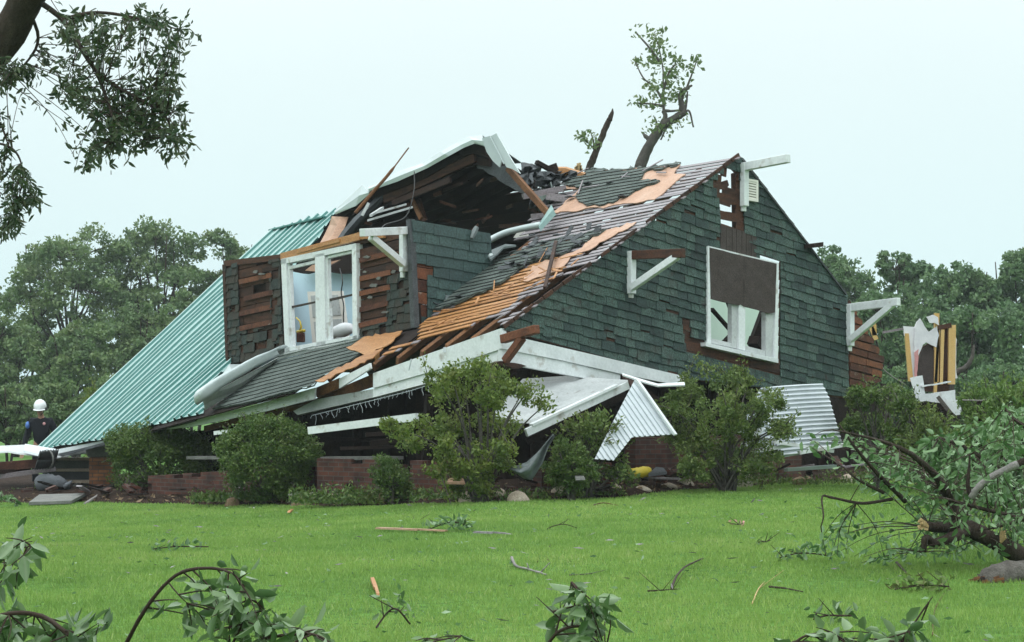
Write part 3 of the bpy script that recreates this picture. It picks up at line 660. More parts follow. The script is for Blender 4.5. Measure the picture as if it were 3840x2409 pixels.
mb = MB(); mb.beam(Dp(531, 623, 0), Dp(539, 860, 0), .09, .09, up=DN); mb.beam(Dp(532, 621, 0), Dp(664, 606, 0), .1, .07, up=DN); mb.beam(Dp(838, 572, -.05), Dp(966, 542, -.05), .1, .09, up=DN); build('dormer_frame', mb, M['old_plank'], dorm)
# dormer cheek wall
CN = nrm(np.cross(DN, V3(0, 0, 1))); CN = CN if CN[1] < 0 else -CN; CP = Dp(971, 640, .02)
def Ck(x, y, off=0.0): return on_plane(x, y, CP + CN * off, CN)
CU = nrm(Ck(1150, 625) - Ck(972, 598)); CV = np.cross(CU, CN); CV = CV if CV[2] > 0 else -CV
def cuv(x, y): p = Ck(x, y) - CP; return (float(np.dot(p, CU)), float(np.dot(p, CV)))
def C3(u, v, off=0.0): return CP + CU * u + CV * v + CN * off
ck = [cuv(*p) for p in [(967, 518), (1152, 550), (1156, 632), (985, 768), (979, 772)]]
missing = [[cuv(*p) for p in q] for q in ([(972, 622), (1016, 628), (1018, 650), (1003, 660), (1003, 740), (977, 745)], [(1038, 510), (1046, 510), (1046, 540), (1038, 540)], [(1100, 520), (1160, 520), (1160, 556), (1100, 549)])]
mb = MB(); courses(mb, ck, missing, C3, .165, .24, .5, base=.02, gaps=.004)
cheek = build('dormer_cheek', mb, M['side_shingle'], house)
mb = MB(); planks(mb, ck, [], C3, .19, .01, .022, .01); build('cheek_boards', mb, M['rust_plank'], cheek)
mb = MB(); 
for (x, y) in ((1050, 695), (1062, 708), (1045, 718), (1022, 738), (1032, 722), (1075, 690)): mb.prism([Ck(x, y, .07), Ck(x + 13, y + 2, .07), Ck(x + 12, y + 14, .09), Ck(x - 1, y + 12, .09)], -CN * .02)
build('pale_patch', mb, M['tarp'], cheek)
mb = MB(); mb.tube([Ck(1110, 562, .12), Ck(1117, 545, .10), Ck(1122, 535, .1)], [.03, .05, .04], 6); build('hanging_scrap', mb, M['tarp'], cheek)
# dormer window
dw = build('dormer_window', (lambda mb: ([PP(mb, q, P2, DN, .07, .13) for q in ([(661, 611), (673, 608), (682, 831), (671, 834)], [(828, 577), (838, 573), (841, 803), (830, 806)], [(661, 610), (837, 573), (837, 586), (661, 623)], [(741, 600), (763, 596), (766, 818), (744, 822)], [(670, 820), (842, 789), (842, 803), (670, 834)])], mb)[1])(MB()), M['white_paint'], house)
mb = MB()
for q in ([(673, 622), (681, 620.5), (690, 829), (682, 831)], [(681, 627), (741, 613), (741, 620), (681, 634)], [(763.5, 608), (771, 606), (778, 814), (766.5, 817)], [(771, 603), (828, 590), (828, 596), (771, 609)], [(690, 816), (744, 806), (744, 815), (690, 826)], [(778, 801), (830, 790), (830, 795), (778, 808)]): PP(mb, q, P2, DN, .03, .06)
ss = build('sash', mb, M['white_paint'], dw)
mb = MB(); PP(mb, [(684, 721), (743, 709), (743, 713), (684, 726)], P2, DN, .02, .03); PP(mb, [(768, 705), (829, 692), (829, 696), (768, 711)], P2, DN, .02, .03); build('meeting_rail', mb, M['brown_panel'], dw)
mb = MB(); PP(mb, [(668, 831), (844, 799), (844, 805), (668, 838)], P2, DN, .14, .2); build('sill', mb, M['grey_paint'], dw)
brace('knee_brace', M['white_paint'], DN, P2, (950, 538, 640), 14, .0, False)
o = [c for c in house.children if c.name.startswith('knee_brace')][-1]
mb = MB(); tp = Dp(954, 543, .1); mb.beam(tp, W(852, 548, 29.9), .10, .12); build('arm', mb, M['white_paint'], o, bevel=.006)
mb = MB(); mb.beam(Dp(949, 622, .14), W(873, 558, 30.15), .10, .10); build('diagonal', mb, M['white_paint'], o, bevel=.006)
o['label'] = 'white knee brace on the dormer corner'
# dormer room
mb = MB(); PP(mb, [(590, 640), (960, 638), (960, 850), (590, 870)], P2, DN, -2.3, .06); build('bedroom_wall', mb, M['blue_wall'], house)
mb = MB(); q = [(735, 612), (800, 588), (832, 580), (834, 642), (800, 645), (770, 640), (735, 640), (715, 645), (690, 640), (690, 625)]; PP(mb, jag(q, 15, 2), P2, DN, -2.0, .12); build('torn_ceiling', mb, M['dark_plank'], house)
mb = MB(); PP(mb, [(718, 637), (735, 624), (800, 612), (770, 628), (745, 640)], P2, DN, -1.7, .04); build('ceiling_scrap', mb, M['tan_ply'], house)
mb = MB(); mb.prism([Dp(600, 868, -.05), Dp(960, 805, -.05), Dp(960, 805, -.05) - DN * 2.2, Dp(600, 868, -.05) - DN * 2.2], V3(0, 0, -.05)); build('bedroom_floor', mb, M['old_plank'], house)
# things seen in the dormer room
def onb(pts): return np.mean(np.array(pts), 0)
t = thing('interior_door', Dp(760, 830, -1.5), 'cream panelled door leaning against the blue wall behind the dormer window', 'door')
mb = MB(); PP(mb, [(723, 687), (803, 685), (822, 826), (738, 836)], P2, DN, -1.5, .05); build('door_leaf', mb, M['cream'], t)
mb = MB()
for q in ([(731, 696), (758, 695), (764, 745), (736, 748)], [(766, 695), (795, 694), (802, 742), (772, 744)], [(738, 758), (765, 755), (772, 820), (746, 824)], [(773, 753), (803, 750), (812, 814), (781, 818)]): PP(mb, q, P2, DN, -1.49, .012)
build('door_panels', mb, M['grey_paint'], t)
t = thing('table_lamp', Dp(709, 822, -1.0), 'yellow table lamp with brown base standing behind the dormer window', 'lamp')
mb = MB(); mb.beam(Dp(708, 806, -1.0), Dp(708, 784, -1.0), .14, .14); build('lamp_base', mb, M['rust_plank'], t, bevel=.01)
mb = MB(); mb.tube([Dp(705, 784, -1.0), Dp(709, 770, -1.0), Dp(706, 757, -1.0), Dp(697, 748, -1.0)], [.025, .02, .015, .012], 7); mb.tube([Dp(700, 782, -1.0), Dp(716, 779, -1.0)], .03, 7); build('lamp_stem', mb, M['yellow_plastic'], t, smooth=True)
mb = MB(); P = [Dp(782, 792, -.7), Dp(790, 782, -.7), Dp(808, 776, -.7), Dp(822, 774, -.7), Dp(828, 780, -.7)]; mb.tube(P, [.05, .1, .12, .1, .04], 9, rough=.1)
o = build('pillow', mb, M['insulation'], None, base=P[2], smooth=True); setp(o, 'pale pillow lying behind the right sash of the dormer window', 'pillow')
mb = MB(); mb.tube(spline([Dp(800, 632, -1.2), Dp(806, 662, -1.1), Dp(803, 690, -1.1), Dp(809, 720, -1.1), Dp(808, 750, -1.1), Dp(812, 785, -1.1)]), .011, 5); build('loose_wire', mb, M['black_plastic'], house)

# --- torn upper roof, seen from below
EH = nrm((E_ - B_) * V3(1, 1, 0)); UH = nrm(GU * V3(1, 1, 0)); back = UH * 2.4 + V3(0, 0, -.35)
TN = np.cross(EH, V3(0, 0, 1)); TN = TN if TN[1] < 0 else -TN
PK = W(1142, 352, 34.0)
def T(x, y, off=0.0): return on_plane(x, y, PK + TN * off, TN)
rim = [(784, 506), (800, 496), (866, 452), (905, 436), (1000, 398), (1060, 362), (1110, 338), (1142, 346)]
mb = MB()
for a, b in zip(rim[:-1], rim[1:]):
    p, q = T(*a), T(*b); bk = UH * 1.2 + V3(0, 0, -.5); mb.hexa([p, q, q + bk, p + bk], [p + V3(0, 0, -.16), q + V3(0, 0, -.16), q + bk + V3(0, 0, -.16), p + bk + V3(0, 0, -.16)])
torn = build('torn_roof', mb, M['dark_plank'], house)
mb = MB()
for k in range(4):
    a = k / 9; bk = UH * (.12 + k * .28) + V3(0, 0, -.4 * (.1 + k * .24))
    for a_, b_ in zip(rim[:-1], rim[1:]):
        p, q = T(*a_), T(*b_); mb.beam(p + bk + V3(0, 0, -.22 - .06 * random.random()), q + bk + V3(0, 0, -.22 - .04 * random.random()), .05, .13)
build('rafters', mb, M['dark_plank'], torn)
mb = MB(); mb.beam(T(905, 470, -.05), T(1118, 372, -.05), .15, .06, up=TN); mb.beam(T(925, 478, .02), T(1060, 424, .02), .10, .05, up=TN); mb.beam(T(985, 470, -.3), T(1000, 520, -.3), .09, .05, up=TN)
build('broken_beam', mb, M['old_plank'], torn)
mb = MB(); mb.beam(T(962, 454, -.2), T(991, 515, -.1), .08, .04, up=TN); build('slanting_stud', mb, M['rafter'], torn)
# silver sheet metal curling along the torn edge
strip_t = [(787, 497), (852, 437), (868, 450), (866, 441), (938, 404), (994, 385), (1037, 358), (1075, 337), (1104, 322), (1135, 319)]
strip_b = [(790, 505), (838, 485), (868, 458), (870, 450), (935, 428), (1006, 396), (1056, 368), (1092, 348), (1118, 338), (1143, 345)]
mb = MB(); P = []
for w in (0, .5, 1): P.append([T(a[0] * (1 - w) + b[0] * w, a[1] * (1 - w) + b[1] * w, .06 + .12 * math.sin(w * 2.2) + .03 * math.sin(i * 2.3)) for i, (a, b) in enumerate(zip(strip_t, strip_b))])
P.insert(0, [T(a[0], a[1], .06) + UH * .9 + V3(0, 0, -.40) for a in strip_t]); mb.grid(P)
build('edge_metal', mb, M['silver_metal'], torn, solid=.008)
mb = MB()
for i, (a, b, dd) in enumerate((((1138, 330), (1154, 321), .0), ((1155, 321), (1168, 314), .05))):
    r = [(1197, 367), (1224, 410)]
    if i == 0: q = [(1134, 326), (1153, 320), (1182, 374), (1176, 394), (1160, 380), (1145, 358)]
    else: q = [(1153, 322), (1168, 314), (1198, 367), (1224, 409), (1205, 398), (1192, 394), (1180, 372)]
    PP(mb, q, PK + TN * (.22 + dd), TN, 0, .02, .3 + .3 * i)
mb.beam(T(1154, 323, .3), T(1186, 386, .3), .012, .02, up=TN)
build('metal_sheet', mb, M['silver_metal'], torn)
# right rafter and shreds of felt
mb = MB(); mb.beam(T(1196, 396, .15), T(1291, 504, .2), .10, .07, up=TN); build('hip_rafter', mb, M['rafter'], torn)
mb = MB(); q = jag([(1128, 346), (1144, 346), (1150, 366), (1174, 394), (1196, 392), (1204, 402), (1262, 470), (1200, 440), (1150, 410), (1110, 385), (1100, 372)], 9, 3); PP(mb, q, PK, TN, -.15, .04); build('torn_felt', mb, M['dark_felt'], torn)
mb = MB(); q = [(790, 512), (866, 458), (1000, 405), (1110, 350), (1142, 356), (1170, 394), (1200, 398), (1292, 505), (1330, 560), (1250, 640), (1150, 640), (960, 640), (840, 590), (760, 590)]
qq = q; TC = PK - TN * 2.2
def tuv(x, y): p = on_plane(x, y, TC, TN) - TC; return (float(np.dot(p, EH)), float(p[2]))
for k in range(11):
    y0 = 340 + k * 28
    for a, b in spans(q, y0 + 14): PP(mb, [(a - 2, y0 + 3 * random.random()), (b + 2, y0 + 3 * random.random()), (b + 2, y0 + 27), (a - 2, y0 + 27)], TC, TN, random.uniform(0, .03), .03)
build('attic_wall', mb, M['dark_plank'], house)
mb = MB(); PP(mb, [(1208, 560), (1226, 535), (1242, 556), (1238, 562)], PK, TN, -.6, .05); build('plaster_scrap', mb, M['cream'], torn)
# pinkish panel bent out beside the metal roofing, felt curled at its edge
mb = MB(); a = [(782, 510), (776, 530), (764, 555), (748, 584)]; b = [(820, 512), (812, 535), (798, 560), (782, 574)]
mb.grid([[W(x, y, 37.2 - .15 * i + .25 * math.sin(i)) for i, (x, y) in enumerate(a)], [W((x + X_) / 2, (y + Y_) / 2, 36.8 - .15 * i) for i, ((x, y), (X_, Y_)) in enumerate(zip(a, b))], [W(x, y, 36.8 - .15 * i) for i, (x, y) in enumerate(b)]])
build('bent_plywood', mb, M['tan_ply'], torn, solid=.02)
mb = MB(); P = [[W(x + k * 9, y + k * 2, 36.3 - .2 * math.sin(k * 1.2)) for (x, y) in ((900, 452), (858, 490), (832, 515), (806, 545), (788, 572))] for k in range(4)]; mb.grid(P); build('curled_felt', mb, M['dark_felt'], torn, solid=.015)
mb = MB()
for a, b, w in (((866, 519), (967, 489), .035), ((886, 501), (957, 481), .03), ((872, 508), (900, 490), .04)): mb.beam(W(*a, 33.6), W(*b, 33.9), w * 1.2, w, skew=.03)
mb.beam(W(852, 508, 34), W(868, 478, 34), .03, .05); build('pale_batten', mb, M['grey_paint'], torn)
mb = MB(); mb.tube(spline([W(836, 502, 35), W(880, 450, 35), W(915, 410, 35), W(962, 348, 35)]), [.032] * 8 + [.028] * 6 + [.012] * 5, 6); o = build('broken_pole', mb, M['rafter'], torn)
mb = MB(); mb.tube(spline([W(975, 404, 34), W(974, 450, 33.8), W(955, 510, 33.5), W(905, 530, 33), W(893, 552, 32)]), .009, 5); build('dangling_cable', mb, M['black_plastic'], torn)
mb = MB(); mb.beam(T(840, 555, -.4), T(960, 524, -.4), .2, .05, up=TN); mb.beam(T(845, 570, -.6), T(960, 540, -.6), .2, .05, up=TN); mb.beam(T(800, 560, -.5), T(905, 520, -.5), .12, .06, up=TN); build('ceiling_joist', mb, M['dark_plank'], torn)

mb = MB()
for k in range(46):
    x, y = random.uniform(815, 1250), random.uniform(420, 560)
    if y < 500 - (x - 800) * .42 + 20 or (x > 1150 and y < 400 + (x - 1150) * .9): continue
    a = random.uniform(-1, .6); l = random.uniform(15, 60); dd = random.uniform(-1.4, .1); mb.beam(T(x, y, dd), T(x + math.cos(a) * l, y + math.sin(a) * l * .8, dd + random.uniform(-.3, .3)), random.uniform(.02, .07), .03, up=TN, skew=.04)
build('hanging_laths', mb, M['old_plank'], torn)['kind'] = 'stuff'
# debris heaped on the ridge behind the cheek wall
hp = thing('roof_debris', R3(.27, .9), 'heap of crumpled roofing felt and broken boards lying on the ridge', 'debris')
mb = MB()
for (x, y, w, h) in ((1250, 405, 34, 30), (1290, 425, 40, 26), (1330, 415, 40, 18), (1270, 470, 34, 36), (1310, 470, 26, 16), (1240, 430, 22, 30)):
    P = []; D = 34.0 + random.uniform(-.3, .5)
    for j in range(6):
        P.append([W(x + (i / 5 - .5) * w * 1.4 + random.uniform(-4, 4), y + (j / 5 - .5) * h * 1.3 + random.uniform(-5, 5), D + random.uniform(-.2, .2)) for i in range(6)])
    mb.grid(P)
build('crumpled_felt', mb, M['dark_felt'], hp, solid=.02)
mb = MB(); mb.beam(W(1262, 382, 34), W(1310, 408, 34.2), .09, .07); mb.beam(W(1290, 400, 34.2), W(1312, 392, 34.2), .1, .12); build('broken_board', mb, M['dark_plank'], hp)
mb = MB(); mb.prism([W(1308, 396, 34.4), W(1330, 396, 34.4), (W(1376, 410, 34.4)), W(1366, 416, 34.4), W(1312, 412, 34.4)], V3(.02, .06, .03)); build('bare_board', mb, M['orange_board'], hp)
mb = MB(); P = [[W(1262 + 44 * math.sin(a) * .8 + k * 3, 462 - 34 * math.sin(a) + k * 10, 33.7 + .2 * math.cos(a)) for a in np.linspace(.1, 1.9, 8)] for k in range(3)]; mb.grid(P); build('bent_flashing', mb, M['silver_metal'], hp, solid=.01)
mb = MB(); mb.beam(W(1230, 461, 33.2), W(1330, 440, 33.7), .05, .06); mb.beam(W(1232, 466, 33.1), W(1325, 448, 33.6), .04, .05); mb.beam(W(1285, 462, 33.4), W(1345, 470, 33.4), .06, .12); mb.beam(W(1250, 510, 32.9), W(1300, 505, 33.0), .05, .08); build('grey_batten', mb, M['grey_board'], hp)

# gutter pipe lying on the slope
t = thing('gutter_pipe', R3(*rst(1200, 590)), 'bent grey gutter pipe with mint green end lying on the torn slope', 'pipe')
P = [(1168, 628), (1158, 618), (1148, 600), (1160, 590), (1197, 572), (1235, 562), (1282, 553)]
mb = MB(); mb.tube(spline([R3(*rst(x, y), .18) for x, y in P], 4), .055, 8); build('pipe', mb, M['silver_metal'], t, smooth=True)
mb = MB(); mb.hexa([R3(*rst(1280, 560), .2), R3(*rst(1286, 545), .2), R3(*rst(1316, 520), .3), R3(*rst(1321, 531), .3)], [R3(*rst(1280, 560), .12), R3(*rst(1286, 545), .12), R3(*rst(1316, 520), .2), R3(*rst(1321, 531), .2)]); build('pipe_end', mb, M['green_metal'], t)
mb = MB(); q = [(1150, 620), (1172, 612), (1200, 600), (1225, 602), (1200, 612), (1180, 625), (1168, 640)]; P = [R3(*rst(x, y), .12 + .1 * random.random()) for x, y in q]; mb.prism(P, V3(0, 0, .03)); build('crumpled_tin', mb, M['tarp'], t)
mb = MB(); mb.beam(R3(*rst(1288, 690), .08), R3(*rst(1318, 590), .15), .05, .05); o = build('loose_stick', mb, M['old_plank'], None, base=R3(*rst(1300, 645), .08)); setp(o, 'thin brown stick stuck across the bare orange roof boards', 'stick')

# --- eaves, fascia, frieze
e3 = nrm(E_ - B_); VN = np.cross(e3, V3(0, 0, 1)); VN = nrm(VN); VN = VN if VN[1] < 0 else -VN
fr = build('frieze', (lambda mb: ([PP(mb, q, B_, GN, .09, .08) for q in ([(1180, 779), (1224, 795), (1400, 836), (1610, 886), (1613, 911), (1460, 880), (1320, 848), (1181, 821)],)], [PP(mb, q, B_, GN, .065, .08) for q in ([(1181, 822), (1320, 849.5), (1460, 881.5), (1459, 906), (1225, 862), (1182, 851)],)], mb)[-1])(MB()), M['white_paint'], house)
mb = MB(); PP(mb, [(1179, 773), (1045, 820), (878, 879), (878, 914), (1045, 866), (1178, 822)], B_, VN, .03, .1); PP(mb, [(1178, 823), (1045, 867.5), (878, 915.5), (878, 936), (1030, 896), (1137, 858), (1178, 851)], B_, VN, .0, .1); build('eave_beam', mb, M['white_paint'], fr)
mb = MB(); PP(mb, [(878, 916), (878, 936), (700, 977), (690, 968), (745, 940)], B_, VN, -.1, .1); build('beam_end', mb, M['grey_paint'], fr)  # same white beam, coloured grey for the shadow under the fascia
mb = MB(); PP(mb, jag([(1140, 858), (1178, 850), (1240, 862), (1220, 868), (1170, 858), (1145, 868)], 10, 2), B_, GN, .2, .12); build('rotten_edge', mb, M['old_plank'], fr)
fa = build('fascia', (lambda mb: ([PP(mb, q, B_, VN, .12, .035) for q in ([(445, 991), (586, 957), (741, 913), (739, 940), (628, 968), (450, 1005)], [(798, 892), (870, 855), (872, 868), (798, 915)], [(108, 1063), (262, 1034), (374, 1004), (447, 992), (450, 1005), (381, 1012), (262, 1041), (112, 1073)])], mb)[1])(MB()), M['white_paint'], house)
mb = MB(); PP(mb, [(741, 914), (798, 890), (798, 914), (745, 936)], B_, VN, -.02, .05); build('bare_fascia', mb, M['rafter'], fa)
mb = MB(); PP(mb, [(480, 1003), (740, 940), (798, 914), (878, 880), (878, 910), (740, 955), (480, 1016)], B_, VN, -.25, .04); build('soffit', mb, M['rafter'], fa)
# icicle lights hanging from the eave
mb = MB(); pts = [(735, 978), (800, 962), (880, 942), (960, 922), (1030, 900)]
mb.tube([on_plane(x, y, B_ + VN * .05, VN) for x, y in pts], .006, 4)
for k in range(30):
    x = 735 + k * 9.6 + random.uniform(-4, 4); y = 978 - (x - 735) * .262; h = random.uniform(5, 24); xx = x; P = []
    for j in range(5): P.append(on_plane(xx, y + h * j / 4, B_ + VN * .05, VN)); xx += random.uniform(-3, 3)
    mb.tube(P, .0035, 4)
build('icicle_lights', mb, M['white_metal'], house)
mb = MB(); mb.tube([on_plane(968, 846, B_ + VN * .1, VN), on_plane(962, 872, B_ + VN * .1, VN)], .012, 5); build('hook', mb, M['white_metal'], house); mb = MB(); mb.tube([on_plane(1046, 818, B_ + VN * .1, VN), on_plane(1047, 830, B_ + VN * .1, VN)], .02, 5); build('hook', mb, M['white_metal'], house)
# peeled corner of metal roofing
mb = MB(); axA, axB = W(474, 936, 32.6), W(668, 826, 33.4); P = []
for j, a in enumerate(np.linspace(-1.0, 2.3, 9)):
    row = []
    for i in range(8):
        k = i / 7; r = .15 * (1 - .45 * k) + .01 * math.sin(i * 2 + j); c = axA + (axB - axA) * k
        row.append(c + V3(-.1 * math.cos(a), -r * math.cos(a), r * math.sin(a)) + V3(.0, .0, .05 * math.sin(k * 3)))
    P.append(row)
mb.grid(P); pm = build('peeled_metal', mb, M['silver_metal'], house, smooth=True, solid=.006)
mb = MB(); P = [[W(476, 938, 32.7), W(560, 893, 33.0), W(655, 842, 33.3)], [W(480, 952, 32.9), W(568, 902, 33.1), W(652, 848, 33.4)], [W(482, 966, 33.0), W(572, 912, 33.25), W(648, 856, 33.5)]]; mb.grid(P); build('sheet_underside', mb, M['grey_paint'], pm, solid=.006)
mb = MB(); P = [[W(540, 858, 34.8), W(580, 858, 34.4), W(600, 850, 34.2)], [W(516, 892, 34.2), W(545, 876, 33.9), W(600, 846, 33.8)]]; mb.grid(P); build('flashing', mb, M['silver_metal'], pm, solid=.006)

# --- what is left of the ground floor: broken walls under the fallen storey, coloured dark for the shaded void
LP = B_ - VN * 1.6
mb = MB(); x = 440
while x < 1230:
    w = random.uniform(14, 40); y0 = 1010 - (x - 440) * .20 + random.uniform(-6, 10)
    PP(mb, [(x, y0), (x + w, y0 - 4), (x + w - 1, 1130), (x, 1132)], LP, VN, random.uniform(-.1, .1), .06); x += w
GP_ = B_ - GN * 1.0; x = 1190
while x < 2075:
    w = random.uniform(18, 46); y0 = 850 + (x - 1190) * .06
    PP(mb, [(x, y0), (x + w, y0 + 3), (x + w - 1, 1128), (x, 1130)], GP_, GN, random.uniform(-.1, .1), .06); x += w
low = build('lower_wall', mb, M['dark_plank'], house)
mb = MB()
for a, b, w in (((600, 1030), (745, 1012), .07), ((735, 1032), (1010, 1040), .06), ((800, 1056), (1000, 1050), .05), ((860, 1024), (960, 1016), .06), ((1010, 930), (1000, 1080), .12), ((870, 1045), (1080, 1020), .08), ((1240, 1040), (1470, 930), .10), ((1500, 930), (1560, 1010), .05), ((1520, 920), (1640, 1010), .06), ((1250, 1030), (1420, 1080), .08)):
    mb = MB(); dq = 32.3 if a[0] < 760 else 29.0 + random.random(); mb.beam(W(*a, dq), W(*b, dq + .2), w * .8, w); build('broken_beam', mb, M['dark_plank'], low)
mb = MB(); mb.beam(W(728, 1014, 29.6), W(982, 982, 28.6), .08, .11); build('porch_rail', mb, M['white_paint'], house); mb = MB(); mb.beam(W(505, 1020, 31), W(580, 1010, 30.8), .06, .06); build('porch_rail', mb, M['white_paint'], house)
# fallen porch ceiling with its white fascia
pc = thing('porch_ceiling', gp(.5, 27.6), 'white porch ceiling panel tipped down behind the tall yellow green shrub', 'ceiling panel')
mb = MB(); mb.prism([W(1158, 986, 27.9), W(1196, 996, 27.6), W(1250, 997, 27.4), W(1478, 903, 28.4), W(1330, 893, 29.2), W(1230, 900, 29.0)], V3(.0, .03, .05)); build('panel', mb, M['grey_paint'], pc)
mb = MB(); mb.beam(W(1238, 1019, 27.2), W(1478, 907, 28.2), .05, .105); mb.beam(W(1250, 1001, 27.25), W(1450, 908, 28.05), .09, .035); build('fascia', mb, M['white_paint'], pc)
mb = MB(); mb.hexa([W(1196, 998, 27.55), W(1250, 999, 27.35), W(1262, 1004, 27.4), W(1200, 1008, 27.6)], [W(1196, 998, 27.7), W(1250, 999, 27.5), W(1262, 1004, 27.6), W(1200, 1008, 27.8)]); build('torn_edge', mb, M['old_plank'], pc)
mb = MB(); P = [[W(1464, 880, 28.2), W(1520, 897, 28.1), W(1548, 905, 28.0), W(1610, 901, 28.3)], [W(1466, 884, 28.15), W(1518, 902, 28.0), W(1548, 910, 27.9), W(1612, 908, 28.2)]]; mb.grid(P); o = build('bent_trim', mb, M['white_paint'], None, base=W(1540, 905, 28), solid=.02); setp(o, 'bent strip of white trim hanging under the gable frieze', 'trim')
mb = MB(); mb.hexa([W(1461, 880, 28.9), W(1500, 888, 28.9), W(1492, 912, 28.7), W(1470, 904, 28.8)], [W(1461, 880, 29.2), W(1500, 888, 29.2), W(1492, 912, 29.0), W(1470, 904, 29.1)]); build('broken_joint', mb, M['old_plank'], house)

# ribbed sheets
def ribbed(name, px3, dvec, per, hgt, m, base, label, cat, group=None, bend=0.0, prof=((0, 0), (.5, 0), (.62, 1), (.88, 1), (1, 0))):
    P = [np.array(p) for p in px3]; o = P[0]; n = nrm(np.cross(P[1] - P[0], P[2] - P[0])); n = n if n[1] < 0 else -n
    d = nrm(dvec - n * np.dot(dvec, n)); c = np.cross(n, d)
    poly = [(float(np.dot(p - o, c)), float(np.dot(p - o, d))) for p in P]; mb = MB()
    lo, hi = min(p[0] for p in poly), max(p[0] for p in poly); x = lo; d0, d1 = min(p[1] for p in poly), max(p[1] for p in poly)
    while x < hi:
        for (a, za), (b, zb) in zip(prof[:-1], prof[1:]):
            l, h = x + a * per, x + b * per; q = clip_half(clip_half(poly, -1, 0, -l), 1, 0, h)
            if len(q) < 3: continue
            ns = 6 if bend else 1
            for k in range(ns):
                qq = clip_half(clip_half(q, 0, -1, -(d0 + (d1 - d0) * k / ns)), 0, 1, d0 + (d1 - d0) * (k + 1) / ns)
                if len(qq) >= 3: mb.add([o + c * u + d * v + n * (hgt * (za + (zb - za) * (u - l) / (h - l)) - bend * ((v - d0) / (d1 - d0)) ** 2) for u, v in qq], [tuple(range(len(qq)))], .5 + .3 * random.random())
        x += per
    ob = build(name, mb, m, None, base=base, solid=.006); return setp(ob, label, cat, group)
p0, p1 = W(1495, 892, 28.0), W(1586, 1023, 27.5)
ribbed('metal_sheet', [p0, p1, W(1487, 1030, 27.3), W(1448, 1075, 26.9), W(1400, 1079, 26.9), W(1445, 990, 27.5)], p1 - p0, .075, .022, M['white_metal'], p1, 'white ribbed metal sheet leaning in a triangle above the brick wall', 'metal sheet', prof=((0, 0), (.66, 0), (.74, 1), (.9, 1), (1, 0)))
mb = MB(); mb.beam(W(1498, 893, 27.95), W(1590, 1024, 27.4), .05, .03); o = build('trim_strip', mb, M['white_paint'], None, base=W(1590, 1024, 27.4)); setp(o, 'white trim strip along the right edge of the leaning triangular metal sheet', 'trim')
q = [(1790, 914), (1828, 908), (1952, 893), (1970, 925), (1986, 978), (2006, 1040), (1850, 1075), (1760, 1075), (1740, 1000)]
q3 = [on_plane(x, y, W(1900, 960, 29.5), nrm(V3(.25, -1, .25))) for x, y in q]
ribbed('metal_sheet', q3, q3[2] - q3[1], .068, .03, M['white_metal'], W(1900, 1070, 29.4), 'large white corrugated metal sheet fallen against the house beside the right gable corner', 'metal sheet', bend=.35, prof=((0, 0), (.25, .15), (.5, 1), (.75, .6), (.9, .1), (1, 0)))
for a, b, lb in (((1735, 1015), (1800, 985), 'upper white board seen through the twigs of the olive bush'), ((1760, 1065), (1860, 1048), 'white board lying low between the olive bush and the corrugated sheet'), ((1820, 1040), (1960, 1062), 'white board crossing below the big corrugated sheet'), ((1750, 1050), (1790, 1010), 'short steep white board behind the olive bush twigs'), ((1880, 1066), (1995, 1046), 'rightmost white board under the corrugated sheet')):
    mb = MB(); mb.beam(W(*a, 29.0), W(*b, 29.1), .14, .05); o = build('board', mb, M['white_paint'], None, base=W(*a, 29)); setp(o, lb, 'board', 'white boards under the corrugated sheet')

# --- brick porch walls
def brickbox(name, a, b, th, z0, z1, label, rag=None, extra=None, mat_='brick'):
    a = V3(*a); b = V3(*b); d = nrm(b - a); n = np.cross(d, V3(0, 0, 1)); mb = MB(); L_ = np.linalg.norm(b - a); m = max(2, int(L_ / .22)); tops = [z1 + (rag(k / m) if rag else 0) for k in range(m + 1)]
    for k in range(m):
        p, q = a + d * L_ * k / m, a + d * L_ * (k + 1) / m; z = tops[k]
        mb.hexa([V3(p[0], p[1], z0), V3(q[0], q[1], z0), V3(q[0], q[1], z), V3(p[0], p[1], z)], [V3(p[0], p[1], z0) + n * th, V3(q[0], q[1], z0) + n * th, V3(q[0], q[1], z) + n * th, V3(p[0], p[1], z) + n * th])
    o = build(name, mb, M[mat_], None, base=(a + b) / 2 * V3(1, 1, 0) + V3(0, 0, z0)); add_box_uv(o); setp(o, label, 'wall'); return o
def row(x0, D0, x1, D1): return ((x0 - CX) / F * D0, D0, 0), ((x1 - CX) / F * D1, D1, 0)
def ztop(y, D): return CZ + (HY - y) / F * D
def rag1(k): return 0 if k > .62 else -.05 - .28 * (1 - k) + random.choice([0, .07, -.07, 0])
a, b = row(372, 33.8, 765, 31.2); w1 = brickbox('brick_wall', a, b, .22, -.5, ztop(1081, 32), 'broken brick porch wall with stepped top between the two left bushes', rag1)
mb = MB(); p, q = row(455, 33.15, 660, 31.8); mb.beam(V3(p[0], p[1] - .02, ztop(1078, 33)), V3(q[0], q[1] - .02, ztop(1078, 31.8)), .3, .05); build('coping', mb, M['concrete'], w1)
a, b = row(770, 30.2, 1075, 28.6); w2 = brickbox('brick_wall', a, b, .22, -.4, ztop(1082, 29.4), 'broken brick porch wall in the middle behind the small low bush', lambda k: random.choice([0, 0, -.07, -.14]) - (.2 if .55 < k < .7 else 0))
mb = MB(); mb.beam(V3(a[0], a[1] - .0, ztop(1080, 30)), V3(a[0] + (b[0] - a[0]) * .55, a[1] + (b[1] - a[1]) * .55, ztop(1078, 29.4)), .3, .05); build('coping', mb, M['concrete'], w2)
a, b = row(1255, 28.0, 1420, 28.6); brickbox('brick_wall', a, b, .22, -.2, ztop(1090, 28.3), 'reddish brick wall piece behind the conical bush and grey cloth')
